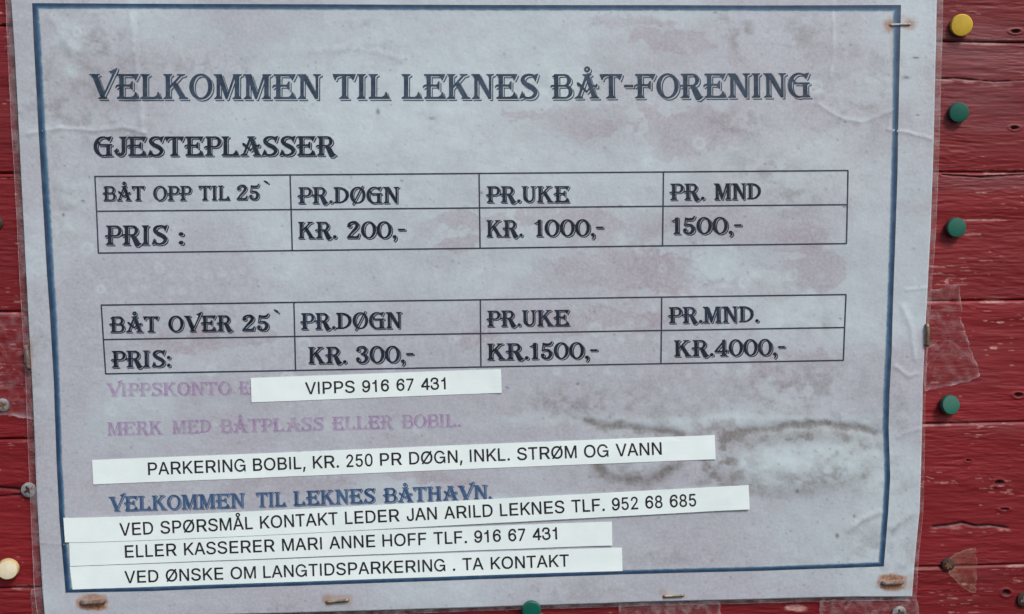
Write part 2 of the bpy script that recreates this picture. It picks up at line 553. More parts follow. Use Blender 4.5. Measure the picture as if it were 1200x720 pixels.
def coons(nu, nv):
    u = np.linspace(0, 1, nu)[None, :].repeat(nv, 0); v = np.linspace(0, 1, nv)[:, None].repeat(nu, 1)
    def curve(pts, axis, f):
        p = np.array(pts, float)
        q = p[0, axis] + (p[-1, axis] - p[0, axis]) * f
        o = np.interp(q, p[:, axis], p[:, 1 - axis])
        return (q, o) if axis == 0 else (o, q)
    L = curve(P_LEFT, 1, v); Rr = curve(P_RIGHT, 1, v); T = curve(P_TOP, 0, u); Bm = curve(P_BOT, 0, u)
    c00, c10, c01, c11 = P_TOP[0], P_TOP[-1], P_BOT[0], P_BOT[-1]
    out = []
    for k in (0, 1):
        out.append((1 - u) * L[k] + u * Rr[k] + (1 - v) * T[k] + v * Bm[k]
                   - ((1 - u) * (1 - v) * c00[k] + u * (1 - v) * c10[k] + (1 - u) * v * c01[k] + u * v * c11[k]))
    return out


def surf(px, py, off):
    """World points on the waved sheet, off metres in front of it."""
    px = np.asarray(px, float); py = np.asarray(py, float)
    X, Z = at_np(px, py, 0.0)
    return np.stack([X, -wave(px, py) - off, Z], -1)


sgn = thing('laminated_notice', 'large laminated weather-stained price notice with blue border pinned to the red boards', 'notice', (*at(590, 712), 0)[:1] + (0.0, at(590, 712)[1]))

MAUVE = [(800, 150, 100, 34, .17), (690, 138, 50, 18, .13), (620, 128, 40, 8, .10), (860, 160, 40, 26, .10), (745, 45, 70, 20, .07), (850, 60, 40, 35, .06), (770, 312, 120, 32, .20), (660, 318, 22, 16, .10), (540, 268, 60, 18, .12),
         (645, 262, 80, 20, .07), (860, 265, 90, 22, .07), (240, 400, 140, 60, .07), (700, 440, 200, 48, .16), (450, 480, 150, 40, .12), (190, 330, 120, 80, .05),
         (115, 100, 55, 60, .07), (950, 330, 60, 40, .06), (800, 640, 140, 40, .06), (330, 568, 220, 20, .10), (960, 110, 60, 40, .05), (940, 420, 80, 30, .08),
         (700, 372, 120, 14, .08), (1065, 440, 20, 60, .04), (200, 480, 100, 30, .05), (60, 620, 20, 60, .05),
         (430, 150, 140, 60, -.10), (655, 90, 60, 40, -.14), (545, 325, 70, 22, -.10), (843, 308, 26, 17, -.22), (893, 326, 24, 11, -.18), (925, 368, 50, 18, -.14),
         (985, 545, 60, 30, -.20), (520, 362, 80, 22, -.10), (800, 495, 240, 9, -.22), (690, 205, 150, 20, -.08), (880, 200, 100, 30, -.10), (1070, 250, 20, 220, -.05),
         (730, 290, 26, 12, -.10), (330, 190, 120, 20, -.06), (690, 300, 24, 10, -.16), (280, 480, 120, 10, -.06)]
PALE = [(430, 150, 160, 60, .32), (655, 88, 60, 34, .42), (545, 325, 80, 25, .25), (843, 308, 26, 17, .5), (893, 326, 24, 11, .4), (925, 368, 50, 18, .45),
        (900, 542, 36, 24, .75), (985, 540, 55, 28, .55), (1020, 560, 20, 30, .25), (790, 490, 190, 6, .42), (620, 497, 60, 6, .3), (890, 205, 100, 40, .28), (80, 45, 16, 22, .6),
        (85, 82, 10, 6, .6), (100, 58, 9, 5, .5), (130, 142, 30, 8, .3), (950, 180, 60, 60, .2), (700, 205, 120, 20, .2), (1070, 60, 20, 60, .22), (760, 175, 10, 24, .35),
        (720, 20, 300, 6, .15), (540, 60, 60, 40, .2), (330, 210, 100, 20, .15), (480, 500, 80, 8, .2), (1000, 640, 40, 30, .18), (1060, 560, 14, 40, .2), (745, 545, 24, 8, .3), (950, 470, 60, 10, .2)]
STAINS = [  # drying lines left by water: points, width, strength, fade downwards
    ([(688, 494), (712, 500), (742, 501), (775, 505), (800, 508)], 5.0, .9), ([(640, 470), (668, 486), (690, 494)], 4.0, .35),
    ([(852, 512), (872, 507), (905, 503), (935, 498), (970, 497), (1000, 500), (1018, 505), (1024, 508)], 5.0, 1.0),
    ([(700, 548), (716, 559), (736, 566), (760, 565), (780, 556), (794, 545)], 7, .8), ([(835, 553), (862, 568), (895, 576), (940, 574), (985, 566), (1012, 558), (1018, 545)], 10.0, .42),
    ([(848, 516), (858, 530), (852, 548), (868, 566)], 9.0, .26), ([(940, 560), (965, 545), (1000, 530), (1030, 520)], 10, .22), ([(995, 622), (1012, 611), (1030, 600)], 3.0, .3),
    ([(1046, 624), (1056, 613), (1066, 606)], 4.0, .35), ([(1018, 352), (1038, 360), (1034, 390), (1045, 410)], 6.0, .10), ([(860, 516), (930, 510), (1010, 514)], 11, .55),
]
GRIME = [(866, 45, 14, 22, .45), (850, 22, 12, 5, .3), (860, 145, 26, 20, .35), (115, 50, 40, 40, .22), (105, 130, 60, 40, .2), (160, 165, 14, 20, .2), (240, 75, 60, 14, .18),
         (420, 65, 40, 14, .14), (640, 95, 40, 15, .10), (900, 195, 40, 14, .25), (930, 235, 30, 16, .22), (1010, 90, 40, 40, .16), (940, 45, 20, 20, .2), (75, 250, 22, 30, .2), (1000, 130, 50, 30, .12),
         (950, 455, 60, 25, .2), (800, 490, 120, 40, .10), (950, 568, 90, 14, .35), (850, 540, 26, 36, .55), (1000, 530, 40, 26, .35), (745, 555, 60, 16, .25), (1020, 640, 30, 30, .22), (1060, 650, 20, 40, .15), (770, 575, 60, 10, .12), (780, 655, 60, 12, .15),
         (350, 712, 60, 10, .15), (680, 690, 60, 14, .12), (420, 24, 12, 4, .3), (692, 30, 4, 5, .4), (755, 225, 8, 10, .22), (560, 210, 8, 4, .15), (705, 470, 50, 18, .2),
         (60, 110, 18, 60, .14), (1050, 480, 20, 40, .1), (40, 430, 14, 60, .12), (650, 482, 34, 14, .2), (715, 492, 40, 12, .25), (950, 440, 50, 22, .02), (770, 505, 40, 8, .4), (820, 540, 16, 24, .3), (890, 440, 40, 20, .12), (965, 378, 14, 6, .3), (940, 388, 16, 4, .25), (350, 430, 100, 20, .06)]
RUST = [(1043.5, 30, 6, 6.5, .7), (1066, 29, 6.5, 5.5, .6), (1055, 24, 13, 5, .25), (1045.5, 60, 2, 34, .22), (1045, 677.5, 12, 3.2, 1), (1045, 688.5, 11.5, 3.2, 1), (1033, 683, 4, 5, .7), (1058, 683, 4, 5, .7),
        (109, 700, 10, 3.2, .8), (109, 711, 12.5, 3.4, 1), (96, 706, 5, 4, .8), (122, 704, 4, 5, .7), (384, 703, 5, 5, .6), (396, 700, 12, 2.5, .4), (408, 703, 4, 5, .35), (777, 695, 4, 4, .3), (33, 415, 5, 14, .5), (1067, 682, 6, 8, .25)]
DOTS = [(443, 131, 2, 3.2), (506, 139, 4, 1.1), (564, 226, 1.6, 1.6), (677, 450, 1.5, 1.3), (727, 242, 2, 1.5), (990, 143, 1.2, 1.2), (1073, 68, 4, 1.3), (1062, 91, 4, 1.5), (1075, 135, 2, 1),
        (652, 238, 1.5, 1.5), (989, 242, 2, 1.2), (471, 212, 1.2, 1.2), (985, 374, 1.5, 1), (838, 15, 2, 1), (303, 336, 1, 1), (97, 236, 2, 1.2), (55, 323, 1, 1), (934, 576, 2, 2), (981, 628, 2, 3), (1001, 605, 1.5, 1.5), (1043.5, 29, 3.4, 3.0), (1066, 28.5, 2.6, 2.2), (74, 252, 1.5, 2)]


def build_paper():
    nu, nv = 620, 440
    px, py = coons(nu, nv)
    wx = px + 26 * (fbm(px / 40, py / 34, 21, 4) - .5) * 2
    wy = py + 18 * (fbm(px / 40, py / 34, 25, 4) - .5) * 2
    n = fbm(wx / 85, wy / 40, 2, 5, .55)
    for cx, cy, rx, ry, w in MAUVE:
        n = n + 0.75 * w * np.exp(-((wx - cx) / rx) ** 2 - ((wy - cy) / ry) ** 2)
    broad = fbm(px / 190, py / 120, 17, 4, .55)
    soft = 0 * px
    for cx, cy, rx, ry, w in MAUVE:
        soft = soft + w * np.exp(-((wx - cx) / (rx * 1.25)) ** 2 - ((wy - cy) / (ry * 1.25)) ** 2)
    soft = sstep(.38, .66, broad + 1.1 * soft + 0.10 * sstep(300, 480, py) - 0.05 * sstep(700, 1050, px) * sstep(500, 200, py))
    n = n + 0.075 * (fbm(px / 16, py / 9, 27, 3, .5) - .5) * 2
    zone = 0.10 + 0 * px
    for cx, cy, rx, ry, w in [(760, 150, 130, 46, 1), (800, 300, 190, 62, 1), (535, 268, 60, 26, .9), (720, 40, 90, 30, .5), (900, 420, 110, 40, .5), (860, 120, 70, 50, .5), (330, 570, 220, 26, .5), (240, 420, 100, 40, .25)]:
        zone = np.maximum(zone, w * np.exp(-(((px - cx) / rx) ** 2 + ((py - cy) / ry) ** 2) ** 2))
    sharp = 0.66 * sstep(0.527, 0.540, n) + 0.30 * sstep(0.60, 0.613, n)
    mauve = 0.50 * soft * (1 - 0.7 * zone) + sharp * zone * .6 + 0.12 * (fbm(px / 18, py / 14, 29, 3) - .4)
    ex = px + 30 * (fbm(px / 30, py / 22, 101, 4, .55) - .5) * 2; ey = py + 20 * (fbm(px / 30, py / 22, 103, 4, .55) - .5) * 2
    fld = -9.0 + 0 * px
    for cx, cy, rx, ry in [(770, 318, 116, 26), (690, 314, 44, 24), (560, 262, 46, 15), (532, 287, 26, 6), (650, 256, 40, 11), (705, 264, 28, 12), (870, 262, 56, 18), (950, 278, 24, 24),
                           (640, 132, 48, 7), (690, 148, 32, 13), (800, 160, 56, 22), (862, 166, 24, 13), (790, 50, 46, 13), (735, 28, 50, 8), (905, 342, 36, 18), (935, 428, 56, 16),
                           (700, 376, 84, 11), (330, 566, 70, 11), (500, 560, 54, 9), (240, 396, 84, 14), (960, 320, 30, 26), (560, 400, 40, 10), (960, 130, 34, 22)]:
        fld = np.maximum(fld, 1 - np.hypot((ex - cx) / rx, (ey - cy) / ry))
    for cx, cy, rx, ry in [(843, 308, 26, 15), (893, 326, 26, 10), (690, 300, 14, 8), (735, 292, 22, 7), (565, 276, 20, 5), (820, 330, 10, 6), (760, 165, 8, 16)]:
        fld = np.minimum(fld, np.hypot((ex - cx) / rx, (ey - cy) / ry) - 1)
    patch = sstep(-.01, .035, fld + 0.30 * (fbm(px / 9, py / 7, 105, 3) - .5) + 0.55 * (fbm(px / 34, py / 13, 106, 4, .6) - .5))
    mauve = np.maximum(mauve, patch * (0.72 + 0.40 * (fbm(px / 34, py / 26, 107, 4) - .3)))
    mauve = mauve * (0.75 + 0.5 * fbm(px / 60, py / 50, 33, 3))
    pale = 0.16 * (1 - soft) + 0 * px
    for cx, cy, rx, ry, w in PALE:
        pale = pale + w * np.exp(-((wx * .6 + px * .4 - cx) / rx) ** 2 - ((wy * .35 + py * .65 - cy) / ry) ** 2)
    pale = pale * (0.45 + 1.1 * fbm(px / 26, py / 20, 41, 4))
    rs = random.Random(4)
    for k in range(75):                      # little bleached flowers and rings left by drying drops
        cx = rs.uniform(60, 1010); cy = rs.choice([rs.uniform(300, 470), rs.uniform(300, 700), rs.uniform(20, 300)])
        rad = rs.uniform(4.5, 8.5); a = rs.uniform(.15, .5)
        sl = (np.abs(px - cx) < 16) & (np.abs(py - cy) < 16)
        d = np.hypot(px[sl] - cx, py[sl] - cy) / rad + 0.35 * (fbm(px[sl] / 4, py[sl] / 4, 43, 2) - .5)
        prof = np.exp(-((d - .8) / .28) ** 2) + .45 * np.exp(-(d / .4) ** 2) if k % 3 else np.exp(-(d / .8) ** 4) * .8
        pale[sl] += a * prof
    for gx in range(46):                      # faint printed pattern of little pale flowers, almost washed out
        for gy in range(9):
            cx = 105 + gx * 19.5 + (gy % 2) * 9 + rs.uniform(-3, 3); cy = 322 + gy * 19 + rs.uniform(-3, 3)
            a = max(0.0, rs.gauss(.20, .10)) * (0.25 + 0.75 * math.exp(-((cx - 720) / 170) ** 2 - ((cy - 420) / 60) ** 2) + .6 * math.exp(-((cx - 220) / 120) ** 2 - ((cy - 350) / 60) ** 2))
            sl = (np.abs(px - cx) < 12) & (np.abs(py - cy) < 12)
            pale[sl] += 1.4 * a * np.exp(-(np.hypot(px[sl] - cx, py[sl] - cy) / 5.0) ** 4)
    for pts, w, a in CREASES[:9]:
        pale += 0.5 * np.exp(-(seg_dist(px, py, pts) / (w * .55)) ** 2) * sstep(.4, .6, fbm(px / 14, py / 14, 47, 3))
    g = 0 * px
    gn = fbm(px / 11, py / 9, 61, 4, .55)
    for cx, cy, rx, ry, w in GRIME:
        g = g + w * np.exp(-((wx * .5 + px * .5 - cx) / rx) ** 2 - ((wy * .5 + py * .5 - cy) / ry) ** 2)
    g = (g * 1.35 + .05) * sstep(.36, .72, gn) * 1.35
    for pts, w, a in STAINS:
        jx = px + 7 * (fbm(px / 22, py / 22, 63, 4) - .5); jy = py + 7 * (fbm(px / 22, py / 22, 65, 4) - .5)
        d = seg_dist(jx, jy, pts)
        k = np.exp(-(d / w) ** 2) + 0.35 * np.exp(-(d / (w * 2.6)) ** 2) * sstep(.45, .7, gn)
        g = np.maximum(g, a * k * (0.35 + 1.0 * gn) * 1.1) + 0.12 * a * k
    for pts, w, a in [([(694, 496), (722, 500), (750, 501), (778, 505), (800, 508)], 2.2, .8), ([(864, 509), (885, 504), (905, 502), (935, 497), (970, 496), (1000, 499), (1016, 503)], 2.6, .95),
                      ([(704, 551), (720, 560), (740, 566), (762, 564), (782, 554)], 2.4, .55), ([(880, 574), (910, 577), (950, 573), (985, 566), (1008, 559)], 2.6, .45)]:
        jx = px + 3 * (fbm(px / 14, py / 14, 109, 3) - .5); jy = py + 4 * (fbm(px / 14, py / 14, 111, 3) - .5)
        dx = seg_dist(jx, jy, pts)
        below = np.exp(-(seg_dist(jx, jy - 4.5, pts) / 4.5) ** 2)
        g = np.maximum(g, a * np.exp(-(dx / w) ** 2) * (.7 + .5 * gn)); g = np.maximum(g, .55 * a * below * (.6 + .6 * gn))
    edge = np.minimum(px - lerp_line(P_LEFT, py, 1), lerp_line(P_RIGHT, py, 1) - px)
    g += 0.10 * np.exp(-(edge / 12) ** 2) * gn
    dots = 0 * px
    rd = np.random.RandomState(12)
    dens = lambda x, y: 0.25 + 0.9 * math.exp(-((x - 950) / 120) ** 2 - ((y - 580) / 70) ** 2) + .5 * math.exp(-((x - 110) / 80) ** 2 - ((y - 130) / 120) ** 2) + .35 * math.exp(-((x - 1000) / 90) ** 2 - ((y - 120) / 120) ** 2)
    spots = [(x, y, r, r, a) for x, y, r, a, q in zip(rd.uniform(15, 1095, 4200), rd.uniform(0, 720, 4200), rd.uniform(.6, 1.3, 4200), rd.uniform(.15, .55, 4200), rd.rand(4200)) if q < dens(x, y)]
    spots += [(x, y, rx, ry, .85) for x, y, rx, ry in DOTS]
    pm = (px[0, -1] - px[0, 0]) / (nu - 1)
    for x, y, rx, ry, a in spots:
        j0 = int((y + 36) / (752 / (nv - 1))); i0 = int((x - 12) / (1088 / (nu - 1)))
        a0, a1, b0, b1 = max(0, j0 - 14), j0 + 14, max(0, i0 - 24), i0 + 24
        sx = px[a0:a1, b0:b1]; sy = py[a0:a1, b0:b1]
        dots[a0:a1, b0:b1] = np.maximum(dots[a0:a1, b0:b1], a * np.exp(-((sx - x) / rx) ** 2 - ((sy - y) / ry) ** 2))
    rust = 0 * px
    for cx, cy, rx, ry, w in RUST:
        d = np.hypot((px - cx) / rx, (py - cy) / ry) + 0.7 * (fbm(px / 5, py / 4, 67, 3) - .5)
        rust = np.maximum(rust, w * sstep(1.75, .8, d))
    V = surf(px, py, 0.0).reshape(-1, 3)
    idx = np.arange(nu * nv).reshape(nv, nu)
    F = np.stack([idx[:-1, :-1], idx[1:, :-1], idx[1:, 1:], idx[:-1, 1:]], -1).reshape(-1, 4).tolist()
    V = V.tolist(); n0 = len(V)
    rim = [int(q) for q in list(idx[0, :]) + list(idx[1:, -1]) + list(idx[-1, -2::-1]) + list(idx[-2:0, 0])]
    for k in rim:
        V.append([V[k][0], V[k][1] + 0.0003, V[k][2]])
    nr = len(rim)
    for k in range(nr):
        F.append([rim[k], rim[(k + 1) % nr], n0 + (k + 1) % nr, n0 + k])
    c = lambda a: np.concatenate([np.clip(a, 0, 1).ravel(), np.zeros(nr)])
    return mesh_obj('paper_sheet', V, F, M['paper'], sgn, True, None, dict(mauve=c(mauve), pale=c(pale), grime=c(g), dots=c(dots), rust=c(rust)))


build_paper()


def resample(pts, step):
    p = np.array(pts, float)
    L = np.concatenate([[0], np.cumsum(np.hypot(*np.diff(p, axis=0).T))])
    n = max(2, int(L[-1] / step) + 1)
    q = np.linspace(0, L[-1], n)
    return np.stack([np.interp(q, L, p[:, 0]), np.interp(q, L, p[:, 1])], 1)


def ribbon(name, outer, inner, off, mat, parent, rows=4, step=6, thick=0.0, surface=surf):
    """A band between two polylines (survey pixels), lying on the sheet; uv.y runs 0 (outer) to 1 (inner)."""
    n = max(2, int(sum(math.dist(a, b) for a, b in zip(outer[:-1], outer[1:])) / step))
    def rs_(pts):
        p = np.array(pts, float); L = np.concatenate([[0], np.cumsum(np.hypot(*np.diff(p, axis=0).T))])
        q = np.linspace(0, L[-1], n)
        return np.stack([np.interp(q, L, p[:, 0]), np.interp(q, L, p[:, 1])], 1)
    a, b = rs_(outer), rs_(inner)
    t = np.linspace(0, 1, rows)[:, None, None]
    g = a[None] * (1 - t) + b[None] * t
    V = surface(g[..., 0], g[..., 1], off).reshape(-1, 3)
    idx = np.arange(rows * n).reshape(rows, n)
    F = np.stack([idx[:-1, :-1], idx[1:, :-1], idx[1:, 1:], idx[:-1, 1:]], -1).reshape(-1, 4).tolist()
    uv = np.stack([np.linspace(0, 1, n)[None].repeat(rows, 0), np.linspace(0, 1, rows)[:, None].repeat(n, 1)], -1).reshape(-1, 2)
    return V.tolist(), F, uv


def join(parts):
    V, F, U = [], [], []
    for v, f, u in parts:
        k = len(V); V += list(v); F += [[q + k for q in ff] for ff in f]; U.append(u)
    return V, F, np.concatenate(U)


# printed blue border (outer line of each side, then its inner line)
bo = dict(
    top=([(38, 4), (150, 4.5), (300, 5), (600, 6), (900, 6.5), (1056, 6)], [(46.5, 11.5), (150, 11), (300, 12), (600, 13), (900, 13.5), (1046, 14)]),
    left=([(77, 694.5), (70, 610), (66.3, 540), (63.5, 450), (59, 370), (55.3, 320), (47.5, 195), (45, 150), (40, 50), (38, 4)],
          [(84.5, 688.5), (77.5, 610), (73.5, 540), (71, 450), (68, 370), (64.5, 320), (57, 195), (54, 150), (49.5, 50), (46.5, 11.5)]),
    right=([(1056, 6), (1054, 80), (1052, 160), (1051.5, 200), (1049, 280), (1046.5, 360), (1045, 410), (1042, 460), (1041, 500), (1043, 560), (1041, 600), (1036, 664)],
           [(1046, 14), (1045.5, 80), (1044.5, 160), (1043.5, 200), (1041.5, 280), (1039, 360), (1037, 410), (1034, 460), (1033.5, 500), (1035.5, 560), (1033.5, 600), (1029, 658.5)]),
    bottom=([(1036, 664), (900, 669), (720, 673.5), (600, 678), (450, 683), (300, 688), (180, 692.5), (77, 694.5)],
            [(1029, 658.5), (900, 663.5), (720, 668), (600, 672), (450, 677.5), (300, 682.5), (180, 687), (84.5, 688.5)]))
V, F, U = join([ribbon('b', o, i, 0.00006, None, None, 5, 4) for o, i in bo.values()])
mesh_obj('printed_border', V, F, M['border'], sgn, True, U)

# clear rim of the laminate all round the sheet
FL = [(4, -44), (6.5, 0), (9, 60), (13, 150), (17.5, 220), (23, 320), (30, 440), (33.5, 540), (37, 620), (40, 690), (46, 736)]
FR = [(1108, -44), (1105.5, 0), (1101, 150), (1097, 270), (1092, 340), (1087.5, 400), (1084, 470), (1083.5, 540), (1082.5, 600), (1077, 655), (1074, 704.5)]
FB = [(46, 736), (130, 728), (250, 726), (400, 722), (600, 715), (750, 710.5), (900, 707), (1000, 704.5), (1074, 704.5)]
film = [ribbon('f', P_LEFT[::-1], FL[::-1], -0.00008, None, None, 7, 6), ribbon('f', P_RIGHT, FR, -0.00008, None, None, 7, 6),
        ribbon('f', P_BOT[::-1], FB[::-1], -0.00008, None, None, 7, 6), ribbon('f', P_TOP, [(4, -44), (1108, -44)], -0.00008, None, None, 7, 6)]
V, F, U = join(film)
mesh_obj('laminate_rim', V, F, M['film'], sgn, True, U)

